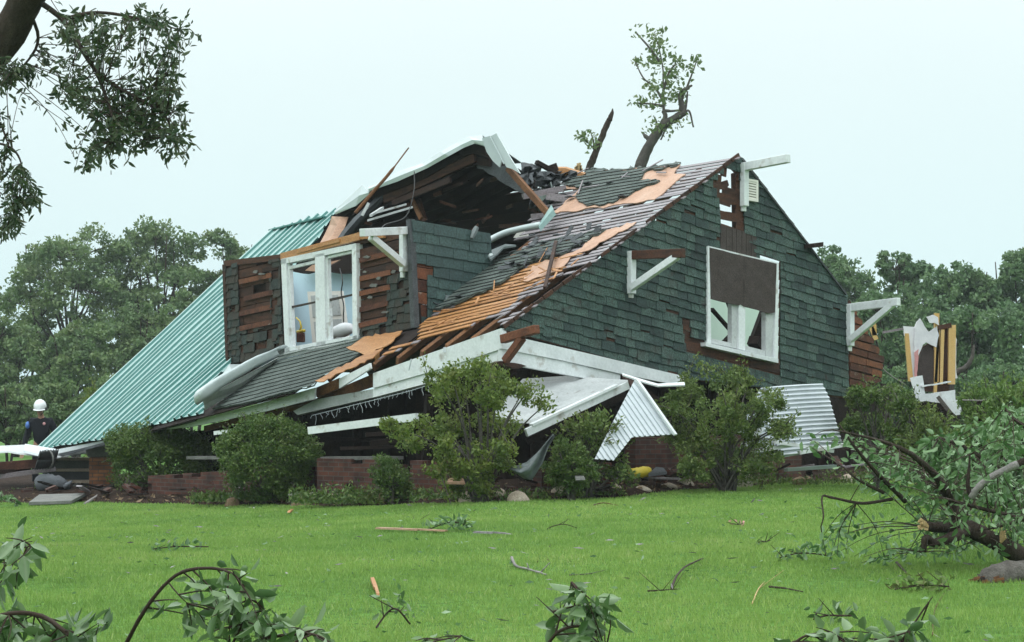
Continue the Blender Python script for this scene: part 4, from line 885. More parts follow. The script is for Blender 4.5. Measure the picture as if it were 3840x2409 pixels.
a, b = row(1470, 29.4, 1860, 31.6); brickbox('brick_wall', a, b, .24, -.2, ztop(1031, 29), 'long brick foundation wall below the leaning triangular metal sheet', lambda k: 0)
# left porch pier with concrete cap
pr = thing('brick_pier', gp(-7.5, 36.6), 'square brick pier with a concrete cap under the left end of the eave', 'pier')
x0, x1, Dq = (210 - CX) / F * 36.6, (268 - CX) / F * 36.6, 36.6
mb = MB(); mb.hexa([V3(x0, Dq, -.6), V3(x1, Dq, -.6), V3(x1, Dq, ztop(1076, Dq)), V3(x0, Dq, ztop(1076, Dq))], [V3(x0, Dq + .5, -.6), V3(x1, Dq + .5, -.6), V3(x1, Dq + .5, ztop(1076, Dq)), V3(x0, Dq + .5, ztop(1076, Dq))]); o = build('pier_shaft', mb, M['orange_brick'], pr); add_box_uv(o)
mb = MB(); zc = ztop(1050, Dq); zb = ztop(1076, Dq); mb.hexa([V3(x0 - .03, Dq - .03, zb), V3(x1 + .2, Dq - .03, zb), V3(x1 + .2, Dq + .5, zb), V3(x0 - .03, Dq + .5, zb)], [V3(x0 - .08, Dq - .08, zc), V3(x1 + .3, Dq - .08, zc), V3(x1 + .3, Dq + .56, zc), V3(x0 - .08, Dq + .56, zc)]); build('pier_cap', mb, M['concrete'], pr, bevel=.02)
st = thing('porch_steps', gp(-8.4, 37.3), 'concrete porch steps with pale edges left of the brick pier', 'steps')
for k, (yt, yb) in enumerate(((1078, 1105), (1104, 1132), (1131, 1160))):
    D0 = 37.6 - k * .3; zt, zb_ = ztop(yt, D0), ztop(yb + 6, D0) - .3; xa, xb = (100 - CX) / F * D0, (212 - CX) / F * D0
    mb = MB(); mb.hexa([V3(xa, D0, zb_), V3(xb, D0, zb_), V3(xb, D0, zt - .05), V3(xa, D0, zt - .05)], [V3(xa, D0 + 1, zb_), V3(xb, D0 + 1, zb_), V3(xb, D0 + 1, zt - .05), V3(xa, D0 + 1, zt - .05)]); s_ = build('step', mb, M['concrete'] if k != 1 else M['dark_felt'], st)
    mb = MB(); mb.hexa([V3(xa, D0 - .04, zt - .047), V3(xb, D0 - .04, zt - .047), V3(xb, D0 - .04, zt), V3(xa, D0 - .04, zt)], [V3(xa, D0 + .4, zt - .047), V3(xb, D0 + .4, zt - .047), V3(xb, D0 + .4, zt), V3(xa, D0 + .4, zt)]); build('tread', mb, M['stone'], s_)
# ---------------------------------------------------------------- vegetation
def unit(a): return a / np.maximum(1e-9, np.linalg.norm(a, axis=-1, keepdims=True))
def leaves(C, d, L, Wd, fold=.25, curl=.0, nrm_bias=None, two=False):
    # C centres (N,3), d directions, L lengths -> folded leaf blades
    N = len(C); d = unit(d); r = RNG.standard_normal((N, 3))
    if nrm_bias is not None: r = r * .6 + nrm_bias
    s = unit(np.cross(d, r)); n = np.cross(s, d); L = np.asarray(L).reshape(-1, 1) * np.ones((N, 1)); w = L * Wd
    if not two:
        a, b = C - d * L / 2, C + d * L / 2 - n * L * curl; q = C - d * L * .08
        V = np.stack([a, q + s * w / 2 + n * w * fold, b, q - s * w / 2 + n * w * fold], 1).reshape(-1, 3)
        return V, np.arange(N * 4).reshape(-1, 4)
    a = C - d * L / 2; b = C + d * L / 2 - n * L * curl; m1 = C - d * L * .18; m2 = C + d * L * .2 - n * L * curl * .4
    V = np.stack([a, b, m1 + s * w * .5 + n * w * fold, m2 + s * w * .42 + n * w * fold, m1 - s * w * .5 + n * w * fold, m2 - s * w * .42 + n * w * fold], 1).reshape(-1, 3)
    i = np.arange(N)[:, None] * 6
    return V, np.concatenate([i + np.array([[0, 2, 3, 1]]), i + np.array([[0, 1, 5, 4]])])
def rand_dirs(n): return unit(RNG.standard_normal((n, 3)))
def clumps(centers, rad, per, squash=.8):
    n = len(centers); k = RNG.integers(0, n, int(n * per)); p = rand_dirs(len(k)) * (RNG.random((len(k), 1)) ** .45) * rad * np.array([1, 1, squash])
    sz = .55 + .75 * RNG.random(n); return centers[k] + p * sz[k][:, None], k
def tree(name, label, px, D, top, wpx, lm, group, nl=9000, leaf=.24, lobes=9, low=.28, seed=0, stems=1, bare=0.0):
    global RNG
    RNG = np.random.default_rng(100 + seed); random.seed(100 + seed)
    x = (px - CX) / F * D; base = gp(x, D, -.05); H = ztop(top, D) - base[2]; R = wpx / F * D / 2
    t = thing(name, base, label, 'tree', group); mb = MB(); tips = []
    for k in range(stems):
        o = V3(random.uniform(-.4, .4) * (stems > 1) * R * .5, random.uniform(-1, 1) * (stems > 1), 0); lean = V3(random.uniform(-.12, .12) * H * .5, random.uniform(-.05, .05) * H, 0)
        r0 = H * .016 + .04
        if stems > 1: r0 *= .6
        P = [base + o * .4, base + o + lean * .2 + V3(0, 0, H * .3), base + o * 1.6 + lean * .6 + V3(.03 * H * random.uniform(-1, 1), 0, H * .6), base + o * 2 + lean + V3(0, 0, H * .93)]
        S = spline(P, 5); mb.tube(S, list(np.linspace(r0, .02, len(S))), 7, rough=.12)
    LC = []; hb = low * H; cc = base + V3(0, 0, hb + (H - hb) * .56); hv = (H - hb) * .5
    for k in range(lobes + 5):
        a = k * 2.4 + random.random() * .8; f = -1 + 2 * (k + .5) / (lobes + 5); q = math.sqrt(max(0, 1 - f * f)); rr = random.uniform(.5, .72)
        LC.append((cc + V3(math.cos(a) * q * R * rr, math.sin(a) * q * R * rr, f * hv * random.uniform(.6, .8)), R * random.uniform(.36, .52), random.uniform(.8, 1.1)))
    cen = []
    for c, r, sq in LC:
        st = base + V3(0, 0, max(.22 * H, (c[2] - base[2]) * .6)); mid = (st + c) / 2 + V3(0, 0, .02 * H); S = spline([st, mid, c], 4); mb.tube(S, list(np.linspace(H * .006 + .02, .015, len(S))), 5)
        m = int(24 * r / max(.1, R * .5)); dd = rand_dirs(m); dd[:, 2] = np.where(dd[:, 2] < -.35, -dd[:, 2] * .5, dd[:, 2])
        q = c + dd * (r * (.5 + .5 * RNG.random((m, 1)) ** .7)) * np.array([1, 1, sq]); cen.append(q)
        for p in q[:: 3]: mb.tube([c, (c + p) / 2 + V3(0, 0, .1), p], [.03, .02, .008], 4, cap=False)
    cen = np.concatenate(cen); cen = cen[RNG.random(len(cen)) > bare + .12]
    C, k = clumps(cen, R * .17, nl * 1.75 / len(cen), .75); d = rand_dirs(len(C)) + np.array([0, 0, -.25])
    V, Fc = leaves(C, d, leaf * .8 * (.6 + .8 * RNG.random(len(C))), .55)
    ct = RNG.random(len(cen)); build_np('crown', V, Fc, np.clip(ct[k] * .6 + .4 * RNG.random(len(C)), 0, 1), M[lm], t)
    build('trunk', mb, M['bark'], t, smooth=True); return t
LFT = 'trees along the left edge of the field'; RGT = 'trees behind the right end of the house'
for a in [
 ('broad_tree', 'broad rounded tree with visible trunks, far left below the hanging branches', 160, 96, 546, 330, 'leaf_far', LFT, 11000, .26, 12, .20, 1, 3, .05),
 ('tall_tree', 'tallest tree of the left group, with twin rounded tops', 375, 98, 522, 270, 'leaf_far', LFT, 9500, .26, 11, .20, 2, 3, .05),
 ('slender_tree', 'tree just left of the green metal roof ridge, lighter and thinner', 540, 100, 538, 200, 'leaf_far', LFT, 6500, .25, 8, .22, 3, 2, .15),
 ('low_tree', 'low dark tree at the left picture edge below the broad tree', 30, 84, 752, 190, 'leaf_far', LFT, 9000, .22, 9, .06, 4, 3, 0),
 ('low_tree', 'low dense tree in front of the broad tree above the white helmet', 180, 80, 772, 220, 'leaf_far', LFT, 9500, .22, 9, .05, 5, 3, 0),
 ('low_tree', 'dark bushy tree beside the long edge of the green metal roof', 330, 86, 735, 250, 'leaf_far', LFT, 9500, .22, 9, .06, 6, 3, 0),
 ('low_tree', 'small tree half hidden behind the green metal roof slope', 455, 90, 690, 200, 'leaf_far', LFT, 7000, .22, 8, .08, 7, 2, 0),
 ('broad_tree', 'rounded tree rising just right of the gable slope', 1985, 88, 588, 230, 'leaf_far_right', RGT, 9500, .25, 10, .10, 8, 2, 0),
 ('tall_tree', 'pointed tree with a loose top second from the gable', 2125, 84, 582, 190, 'leaf_far_right', RGT, 8000, .24, 9, .12, 9, 2, .1),
 ('broad_tree', 'wide full tree above the wrecked wall with lumber studs', 2250, 80, 612, 270, 'leaf_far_right', RGT, 11000, .24, 11, .10, 10, 2, 0),
 ('tall_tree', 'tall tree at the right picture edge', 2395, 78, 578, 210, 'leaf_far_right', RGT, 9000, .24, 9, .10, 11, 2, .05),
 ('low_tree', 'low tree filling the gap behind the right knee brace', 2080, 74, 690, 210, 'leaf_far_right', RGT, 9000, .21, 9, .04, 12, 2, 0),
 ('low_tree', 'low dense tree behind the curved bare branch on the right', 2315, 70, 715, 260, 'leaf_far_right', RGT, 11000, .21, 10, .04, 13, 2, 0),
 ('low_tree', 'low tree between the house corner and the wrecked wall', 2190, 77, 740, 200, 'leaf_far_right', RGT, 8500, .21, 9, .03, 14, 2, 0)]:
    tree(a[0], a[1], a[2], a[3], a[4], a[5], a[6], a[7], nl=a[8], leaf=a[9], lobes=a[10], low=a[11], seed=a[12], stems=a[13], bare=a[14])
for i, (px, D, w, top, lb) in enumerate([(20, 66, 170, 900, 'hedge shrub at the left picture edge behind the white boards'), (150, 64, 160, 905, 'hedge shrub behind the person in the white helmet'), (255, 62, 150, 890, 'hedge shrub beside the lower tip of the green roof'), (2140, 60, 190, 868, 'dark shrub behind the wrecked wall, at its left'), (2330, 58, 210, 862, 'dark shrub behind the wrecked wall, at its right')]):
    tree('hedge_shrub', lb, px, D, top, w, 'leaf_far' if px < 900 else 'leaf_far_right', 'low shrubs at the foot of the far trees', nl=5500, leaf=.15, lobes=9, low=.02, seed=30 + i, stems=2)

def bush(name, label, px, D, top, wpx, dep, lm, nl, leaf, seed, lobes=None, wob=1.0, asp=.5, group='bushes along the front of the house', sprigs=14, clump=.16, fill=.35, basez=None, lift=.0, up=.3, density=80, flat=1.0):
    global RNG
    RNG = np.random.default_rng(200 + seed); random.seed(200 + seed)
    x = (px - CX) / F * D; base = gp(x, D, .06); H = ztop(top, D) - base[2]; R = wpx / F * D / 2; t = thing(name, base, label, 'bush', group); mb = MB()
    n = density; dd = rand_dirs(n); dd[:, 2] = np.where(RNG.random(n) < .35, -np.abs(dd[:, 2]) * .8, np.abs(dd[:, 2])); dd = unit(dd)
    rad = (fill + (1 - fill) * RNG.random((n, 1)) ** .4) * (.88 + wob * (.30 * np.sin(dd[:, :1] * 3 + seed) * np.sin(dd[:, 2:] * 4 + seed * 1.7) + .12 * RNG.standard_normal((n, 1))))
    c0 = base + V3(0, 0, H * (.46 + lift * .5)); cen = c0 + dd * rad * np.array([R, dep / 2, H * (.52 - lift * .5) * flat])
    cen = cen[cen[:, 2] > base[2] + .02 * H]
    if lobes: cen = np.concatenate([W(lx, ly, D + random.uniform(-dep / 2, dep / 2)) + rand_dirs(max(4, int(lr * .22))) * np.array([1, 1, .62]) * lr / F * D * (.35 + .65 * RNG.random((max(4, int(lr * .22)), 1))) for lx, ly, lr in lobes])
    C, k = clumps(cen, min(R, H / 2) * clump * 2, nl / len(cen), .85); C = C[C[:, 2] > base[2]] if False else C
    C[:, 2] = np.maximum(C[:, 2], base[2] + .02 * RNG.random(len(C)))
    d = rand_dirs(len(C)) * .9 + unit(C - c0) * .5 + np.array([0, 0, up]); tint = np.clip(RNG.random(len(cen))[k] * .5 + .5 * RNG.random(len(C)), 0, 1)
    for s in range(sprigs):                          # shoots that break the outline
        a = unit(RNG.standard_normal(3) + np.array([0, -.2, .9])); p0 = c0 + a * np.array([R, dep / 2, H / 2]) * .75 if not lobes else cen[random.randrange(len(cen))]; L_ = random.uniform(.12, .32) * max(R, H) * .8; P = [p0 + (a * np.array([1, 1, 1.3])) * L_ * u + V3(0, 0, -.06 * u * u) for u in np.linspace(0, 1, 5)]
        mb.tube(P, [.008, .007, .006, .005, .003], 4); m = int(24 * L_ / .3) + 8; u = RNG.random((m, 1)); Q = P[0] + (P[-1] - P[0]) * u + RNG.standard_normal((m, 3)) * .035; C = np.concatenate([C, Q]); d = np.concatenate([d, rand_dirs(m) + a]); tint = np.concatenate([tint, np.clip(.45 + .5 * RNG.random(m), 0, 1)])
    V, Fc = leaves(C, d, leaf * (.6 + .8 * RNG.random(len(C))), asp, .2)
    build_np('foliage', V, Fc, tint, M[lm], t)
    for c in cen[:: max(1, len(cen) // 26)]:
        g0 = base + V3(random.uniform(-.12, .12) * R, random.uniform(-.1, .1), -.05); mb.tube(spline([g0, g0 + (c - g0) * .5 + V3(0, 0, .12 * H), c], 4), list(np.linspace(.022, .006, 9)), 5)
    build('stems', mb, M['grey_bark'], t); return t
bush('clipped_bush', 'wide clipped dark bush just right of the brick pier', 372, 34.7, 982, 280, 1.3, 'leaf_hedge', 24000, .05, 1, sprigs=26, density=260, fill=.6, wob=.5, clump=.12)
bush('round_bush', 'big rounded dark green bush, second from the left along the wall', 632, 30.6, 968, 245, 1.7, 'leaf_hedge', 32000, .046, 2, sprigs=22, fill=.7, density=330, wob=.25, clump=.11)
bush('low_bush', 'small low bush between the round bush and the tall shrub', 922, 28.3, 1078, 105, .7, 'leaf_hedge', 5000, .042, 3, sprigs=10, density=110)
# tall yellow green shrub: several tiers
bush('tall_shrub', 'tall yellow green shrub with layered tiers at the near corner of the house', 1130, 26.7, 850, 300, 1.5, 'leaf_yellow', 10500, .058, 4, sprigs=30, clump=.085, lobes=[(1075, 885, 50), (1120, 868, 38), (1165, 890, 50), (1030, 900, 36), (1215, 912, 42), (1245, 930, 26), (1060, 930, 48), (1150, 935, 50), (1010, 1000, 46), (950, 1015, 36), (915, 1000, 22), (1070, 1000, 60), (1150, 990, 50), (1200, 1000, 30), (1100, 1060, 60), (1040, 1055, 44), (1165, 1055, 48), (980, 1040, 30), (1120, 1105, 46), (1060, 1100, 34), (1190, 1090, 30), (1275, 950, 18), (1140, 1140, 34), (1080, 1140, 36), (1110, 1160, 30), (1030, 1110, 30)])
bush('conical_bush', 'small conical dark bush below the fallen porch fascia', 1345, 26.9, 1040, 105, .7, 'leaf_hedge', 7000, .042, 5, sprigs=10, fill=.6, density=120)
bush('loose_shrub', 'loose yellow green shrub in front of the white triangular metal sheet', 1380, 27.4, 962, 190, .9, 'leaf_olive', 3000, .06, 6, sprigs=40, clump=.13, density=34)
bush('olive_bush', 'largest olive green bush below the gable window', 1712, 28.3, 852, 285, 1.8, 'leaf_olive', 19000, .05, 7, sprigs=80, fill=.3, density=70, clump=.085, wob=1.0, lobes=[(1600, 960, 62), (1655, 905, 62), (1735, 895, 66), (1805, 950, 62), (1835, 1020, 46), (1590, 1025, 50), (1650, 1050, 64), (1720, 1075, 66), (1790, 1062, 60), (1700, 980, 80), (1760, 1000, 70), (1640, 1100, 50), (1770, 1105, 50), (1710, 1115, 55)])
bush('dark_bush', 'dark bush with reddish stems right of the large corrugated sheet', 2066, 29.5, 888, 190, 1.3, 'leaf_hedge', 10500, .052, 8, sprigs=50, fill=.35, density=70, clump=.09, wob=1.0, lobes=[(2020, 940, 50), (2080, 925, 55), (2130, 960, 45), (2050, 1000, 60), (2110, 1020, 55), (2000, 1000, 36), (2060, 1060, 55), (2120, 1070, 45)])
bush('rust_bush', 'smaller bush with rust tinted leaves right of the dark bush', 2190, 28.6, 972, 170, 1.0, 'leaf_olive', 6000, .055, 9, sprigs=24)
bush('bright_bush', 'bright green leafy bush beside the fence post', 2338, 27.0, 900, 170, 1.2, 'leaf_bright', 7500, .06, 10, asp=.42, sprigs=44, up=.35)
bush('bright_bush', 'bright green leafy bush at the right picture edge', 2400, 25.5, 900, 190, 1.2, 'leaf_bright', 7500, .07, 11, asp=.42, sprigs=44, up=.35)
bush('bright_bush', 'bright green bush low in front of the fence post', 2235, 25.0, 1035, 150, 1.0, 'leaf_bright', 5000, .065, 13, asp=.42, sprigs=40, up=.3)
bush('bright_bush', 'bright green bush lowest at the right edge above the fallen limb', 2400, 22.5, 1010, 220, 1.2, 'leaf_bright', 6500, .07, 14, asp=.42, sprigs=50, up=.3)
bush('spring_bush', 'pale shrub sprouting above the green roof near the person', 222, 52, 915, 70, .9, 'leaf_yellow', 900, .10, 12, sprigs=10)
# ground weeds on the bed
def weeds(px, D, w, h, lm, lb, seed, n=500):
    global RNG
    RNG = np.random.default_rng(300 + seed); x = (px - CX) / F * D; R = w / F * D / 2; base = gp(x, D, .05)
    C = base + np.stack([RNG.uniform(-R, R, n), RNG.normal(0, .25, n), np.abs(RNG.normal(0, h * .5, n))], -1); d = rand_dirs(n) + np.array([0, 0, .8]); V, Fc = leaves(C, d, .05 + .05 * RNG.random(n), .35)
    o = build_np('weeds', V, Fc, RNG.random(n), M[lm], None, base=base); setp(o, lb, 'weeds', kind='stuff')
weeds(600, 31.0, 300, .12, 'leaf_hedge', 'low weeds at the lawn edge under the two left bushes', 1, 2200)
weeds(850, 28.6, 330, .20, 'leaf_hedge', 'low weeds between the round bush and the tall shrub', 2, 2600)
weeds(1130, 27.0, 330, .12, 'leaf_hedge', 'low weeds around the foot of the tall shrub', 3, 700)
weeds(1400, 27.6, 140, .06, 'leaf_hedge', 'low weeds near the yellow bag', 4, 350)
weeds(1800, 30.2, 420, .09, 'leaf_olive', 'low weeds under the olive bush', 5, 700)
weeds(120, 36.5, 200, .12, 'leaf_bright', 'low weeds in front of the porch steps', 6, 700)
weeds(2020, 33.0, 260, .10, 'leaf_hedge', 'low weeds below the dark bush at the lawn edge', 7, 500)

# branch made of sprays of leaves: stems traced as 3D lines, twigs grown towards points of a region
def spray(name, label, cat, stems, region, Dr, ntw, leaf, asp, lm, seed, per=9, comp=.22, droop=.6, bm='bark', base=None, group=None, two=True, tw=.006, clear=None, minz=None, curl=.1, spread=.09, dens=1.0, tips=None):
    global RNG
    RNG = np.random.default_rng(400 + seed); random.seed(400 + seed)
    t = thing(name, base, label, cat, group); mb = MB(); pts = []
    for pl, rad in stems:
        P = spline([W(x, y, D) for x, y, D in pl], 5); mb.tube(P, list(np.interp(np.linspace(0, 1, len(P)), np.linspace(0, 1, len(rad)), rad)), 8, rough=.10); pts += P[len(P) // 4:]
    pts = np.array(pts); C = []; d = []; x0, x1 = min(p[0] for p in region), max(p[0] for p in region); y0, y1 = min(p[1] for p in region), max(p[1] for p in region); n = 0; tries = 0; tm = MB()
    while n < ntw and tries < 9000:
        tries += 1; x, y = random.uniform(x0, x1), random.uniform(y0, y1)
        if tips and random.random() < .68: q = random.choice(tips); x, y = q[0] + random.gauss(0, 19), q[1] + random.gauss(0, 17)
        elif not inside((x, y), region): continue
        n += 1; D = random.uniform(*Dr); e = W(x, y, D)
        if minz is not None: e[2] = max(e[2], float(gz(e[0], e[1])) + minz)
        i = np.argmin(np.linalg.norm(pts - e - RNG.standard_normal(3) * .15, axis=1)); s = pts[i]; v = e - s; l = np.linalg.norm(v); mid = s + v * .55 + V3(random.uniform(-.1, .1), random.uniform(-.1, .1), .12 * droop) * l
        P = spline([s, mid, e], 5); tm.tube(P, list(np.linspace(tw, tw * .35, len(P))), 4, cap=False); a = nrm(P[-1] - P[-2])
        k = max(3, int(per * min(1.6, l / comp) * dens)); ax = nrm(a + V3(0, 0, -droop)); 
        for j in range(k):
            u = random.random() ** .6; q = P[int(u * (len(P) - 1))]; dr = ax * .55 + rand_dirs(1)[0] * .8 + V3(0, 0, -.35 * droop); dr = nrm(dr); C.append(q + dr * leaf * .55 + rand_dirs(1)[0] * spread * random.random()); d.append(dr)
    C = np.array(C); d = np.array(d)
    if minz is not None: C[:, 2] = np.maximum(C[:, 2], gz(C[:, 0], C[:, 1]) + .02)
    V, Fc = leaves(C, d, leaf * (.6 + .7 * RNG.random(len(C))), asp, .18, curl, two=two); tt = RNG.random(len(C)); tt = np.concatenate([tt, tt]) if two else tt
    build('limb', mb, M[bm], t, smooth=True); build('twigs', tm, M['twig'], t); build_np('leaves', V, Fc, tt, M[lm], t); return t
# tree standing left of the frame, its limb hanging into view
bt_ = gp(-7.3, 18.5, -.1)
hang = spray('pecan_tree', 'dark tree at the upper left whose leafy limb hangs into the picture', 'tree',
  [([(-380, 1420, 18.5), (-340, 900, 18.5), (-260, 400, 18.4), (-90, 190, 18.3), (10, 90, 18.2), (62, 0, 18.0), (110, -90, 17.8)], [.42, .36, .32, .24, .16, .155, .15]),
   ([(70, -10, 18.0), (140, 40, 17.9), (180, 95, 17.8), (225, 165, 17.7), (275, 205, 17.7), (330, 235, 17.6), (390, 275, 17.5), (402, 320, 17.5)], [.026, .024, .022, .020, .018, .014, .010, .006]),
   ([(150, 45, 17.9), (230, 30, 18.1), (330, 45, 18.2), (420, 70, 18.3)], [.02, .016, .012, .006]), ([(225, 165, 17.7), (260, 260, 17.4), (270, 330, 17.3)], [.016, .012, .006]),
   ([(60, 5, 18), (90, 90, 18.3), (60, 150, 18.3), (10, 190, 18.3)], [.02, .015, .01, .006])],
  [(100, 60), (200, 0), (340, -10), (350, 20), (400, 25), (440, 72), (415, 105), (400, 140), (345, 150), (385, 185), (420, 205), (440, 240), (412, 258), (432, 310), (415, 372), (372, 340), (330, 345), (270, 365), (185, 385), (225, 335), (238, 285), (160, 255), (130, 190), (105, 130)],
  (16.9, 18.7), 255, .080, .33, 'leaf_shade', 1, per=9, comp=.22, droop=.3, base=bt_, tw=.005, spread=.08, tips=[(428, 78), (400, 60), (352, 30), (300, 50), (425, 238), (395, 205), (420, 305), (405, 360), (370, 335), (330, 335), (270, 355), (200, 378), (232, 340), (205, 240), (155, 225), (140, 150), (160, 60), (250, 80), (340, 270), (300, 300), (250, 300), (385, 130)])
spray('pecan_branch', 'drooping leafy branch end hanging at the left picture edge', 'branch', [([(-90, 190, 18.3), (0, 175, 18.1), (60, 170, 18.0)], [.012, .008, .004]), ([(-60, 330, 17.9), (20, 345, 17.8), (50, 385, 17.8), (50, 440, 17.8), (30, 520, 17.8)], [.012, .010, .008, .006, .004])],
  [(-30, 120), (20, 130), (100, 150), (85, 205), (20, 222), (10, 270), (-20, 300), (-10, 395), (60, 390), (92, 425), (100, 498), (70, 520), (60, 555), (35, 582), (-10, 560)], (17.4, 18.2), 110, .078, .30, 'leaf_shade', 2, per=8, droop=.9, base=W(40, 400, 17.8), tw=.004, spread=.06)
# snapped trees behind the ridge
def stub(pl, rad, mb): P = spline([W(x, y, D) for x, y, D in pl], 5); mb.tube(P, list(np.interp(np.linspace(0, 1, len(P)), np.linspace(0, 1, len(rad)), rad)), 9, rough=.14)
def leafclusters(name, pts, D, leaf, n, lm, parent, r=.28, seed=0):
    global RNG
    RNG = np.random.default_rng(500 + seed); cen = np.array([W(x, y, D + RNG.normal(0, .5)) for x, y in pts]); C, k = clumps(cen, r, n, .9); d = rand_dirs(len(C)) + np.array([0, 0, -.2]); V, Fc = leaves(C, d, leaf * (.6 + .8 * RNG.random(len(C))), .6); build_np(name, V, Fc, RNG.random(len(C)), M[lm], parent)
D = 47.0; bs = gp((1370 - CX) / F * D, D, -.1)
t = thing('broken_tree', bs, 'crooked snapped tree with leaves left on its upper shoots, tallest thing behind the ridge', 'tree'); mb = MB()
stub([(1370, 1150, D), (1420, 800, D), (1480, 500, D), (1504, 398, D), (1530, 340, D), (1560, 297, D), (1590, 278, D), (1612, 264, D)], [.30, .22, .155, .14, .125, .10, .09, .085], mb)
stub([(1608, 270, D), (1604, 245, D), (1602, 222, D), (1614, 210, D), (1629, 201, D)], [.08, .07, .06, .05, .02], mb); stub([(1555, 300, D), (1566, 275, D), (1562, 262, D), (1580, 262, D), (1600, 260, D)], [.07, .06, .045, .03, .025], mb)
stub([(1532, 330, D), (1520, 322, D), (1514, 314, D)], [.06, .05, .02], mb)
for l in ([(1562, 265, D), (1561, 210, D), (1560, 160, D), (1550, 110, D), (1540, 75, D)], [(1561, 215, D), (1575, 170, D), (1592, 150, D)], [(1562, 240, D), (1540, 205, D), (1515, 185, D), (1494, 145, D)], [(1562, 250, D), (1530, 245, D), (1492, 243, D)], [(1603, 235, D), (1617, 205, D), (1632, 165, D), (1640, 142, D)], [(1608, 268, D), (1622, 262, D), (1632, 300, D)], [(1556, 150, D), (1530, 115, D), (1495, 75, D)], [(1590, 280, D), (1570, 300, D), (1555, 330, D)], [(1612, 262, D), (1616, 240, D), (1618, 215, D)], [(1545, 310, D), (1545, 290, D), (1540, 275, D)]): stub(l, [.035, .025, .018, .012, .008][: len(l)], mb)
build('trunk', mb, M['grey_bark'], t, smooth=True)
lp = [(1540, 82), (1528, 64), (1545, 95), (1552, 105), (1535, 110), (1560, 110), (1530, 125), (1550, 128), (1565, 130), (1540, 140), (1520, 140), (1555, 150), (1570, 120), (1545, 165), (1590, 145), (1600, 150), (1585, 160), (1600, 165), (1575, 175), (1590, 185), (1580, 200), (1565, 185), (1540, 195), (1530, 200), (1520, 155), (1510, 150), (1500, 143), (1535, 205), (1595, 205), (1605, 215), (1575, 220), (1585, 235), (1565, 240), (1545, 225), (1525, 240), (1510, 244), (1495, 242), (1535, 255), (1550, 245), (1605, 230), (1632, 158), (1638, 145), (1622, 175), (1540, 285), (1530, 295), (1545, 300), (1535, 310), (1580, 300), (1600, 290), (1610, 280), (1570, 310), (1500, 76), (1558, 75), (1595, 175), (1560, 215), (1590, 222)]
leafclusters('leaves', lp, D, .12, 13, 'leaf_snap', t, .24, 1)
t = thing('broken_tree', gp((1260 - CX) / F * 45, 45, -.1), 'bare snapped trunk leaning behind the ridge, left of the leafy one', 'tree'); D = 45.0; mb = MB()
stub([(1280, 1130, D), (1310, 800, D), (1350, 530, D), (1383, 410, D), (1400, 365, D), (1416, 325, D), (1430, 290, D), (1437, 278, D)], [.20, .15, .10, .085, .078, .07, .065, .055], mb); stub([(1434, 284, D), (1440, 268, D), (1442, 256, D)], [.07, .045, .01], mb)
for l in ([(1402, 368, D), (1398, 352, D), (1388, 340, D), (1372, 325, D)], [(1398, 352, D), (1396, 330, D), (1390, 312, D)], [(1402, 360, D), (1402, 335, D), (1403, 318, D)]): stub(l, [.03, .022, .015, .008], mb)
build('trunk', mb, M['bark'], t, smooth=True); leafclusters('leaves', [(1370, 325), (1378, 332), (1385, 318), (1392, 312), (1388, 345), (1398, 325), (1368, 318), (1403, 335)], D, .11, 12, 'leaf_snap', t, .16, 2)
t = thing('splintered_stump', gp((1330 - CX) / F * 44, 44, -.1), 'pale splintered stump top sticking up behind the ridge debris', 'stump'); D = 44.0; mb = MB(); stub([(1330, 1120, D), (1350, 700, D), (1362, 430, D)], [.22, .16, .12], mb); build('trunk', mb, M['bark'], t, smooth=True)
mb = MB()
for k in range(7): x = 1355 + k * 2.6; mb.beam(W(x, 432, D), W(x + random.uniform(-2, 2), 376 + abs(k - 2) * 6 + random.uniform(0, 10), D), .035, .05)
build('splinters', mb, M['raw_wood'], t)

# big fallen limb at the right
limb_st = [([(2560, 1400, 16.4), (2470, 1340, 16.2), (2390, 1300, 16.0), (2310, 1258, 15.9), (2262, 1236, 15.9)], [.085, .08, .075, .07, .065]),
 ([(2262, 1236, 15.9), (2236, 1180, 15.8), (2210, 1130, 15.6), (2170, 1090, 15.4), (2128, 1060, 15.2), (2060, 1035, 15.1), (1960, 1012, 15.0)], [.06, .04, .032, .026, .02, .012, .006]),
 ([(2262, 1236, 15.9), (2215, 1242, 15.7), (2175, 1238, 15.6)], [.05, .042, .038]), ([(2280, 1245, 15.9), (2240, 1265, 15.7), (2200, 1278, 15.6), (2178, 1268, 15.5), (2174, 1300, 15.5)], [.05, .045, .035, .03, .022]),
 ([(2130, 1180, 15.5), (2090, 1140, 15.3), (2060, 1110, 15.2), (2010, 1050, 15.1), (1975, 1000, 15.1)], [.02, .018, .015, .012, .006]), ([(2100, 1175, 15.4), (2030, 1185, 15.3), (1960, 1172, 15.2), (1935, 1170, 15.2), (1938, 1215, 15.1), (1932, 1240, 15.1)], [.014, .012, .010, .008, .006, .004]),
 ([(2440, 1230, 15.6), (2380, 1215, 15.5), (2290, 1192, 15.4), (2210, 1170, 15.3)], [.02, .018, .014, .008]), ([(2470, 1060, 15.3), (2400, 1090, 15.3), (2335, 1122, 15.3), (2287, 1170, 15.3)], [.03, .028, .024, .02]), ([(2287, 1170, 15.3), (2278, 1145, 15.3), (2280, 1110, 15.3), (2283, 1070, 15.3)], [.02, .018, .012, .006]),
 ([(2440, 1205, 15.7), (2370, 1235, 15.6), (2300, 1250, 15.6)], [.02, .014, .006]), ([(2080, 1160, 15.3), (2020, 1130, 15.2), (1985, 1100, 15.2)], [.014, .01, .006]), ([(2420, 1010, 15.3), (2385, 985, 15.3), (2365, 960, 15.4)], [.02, .012, .006])]
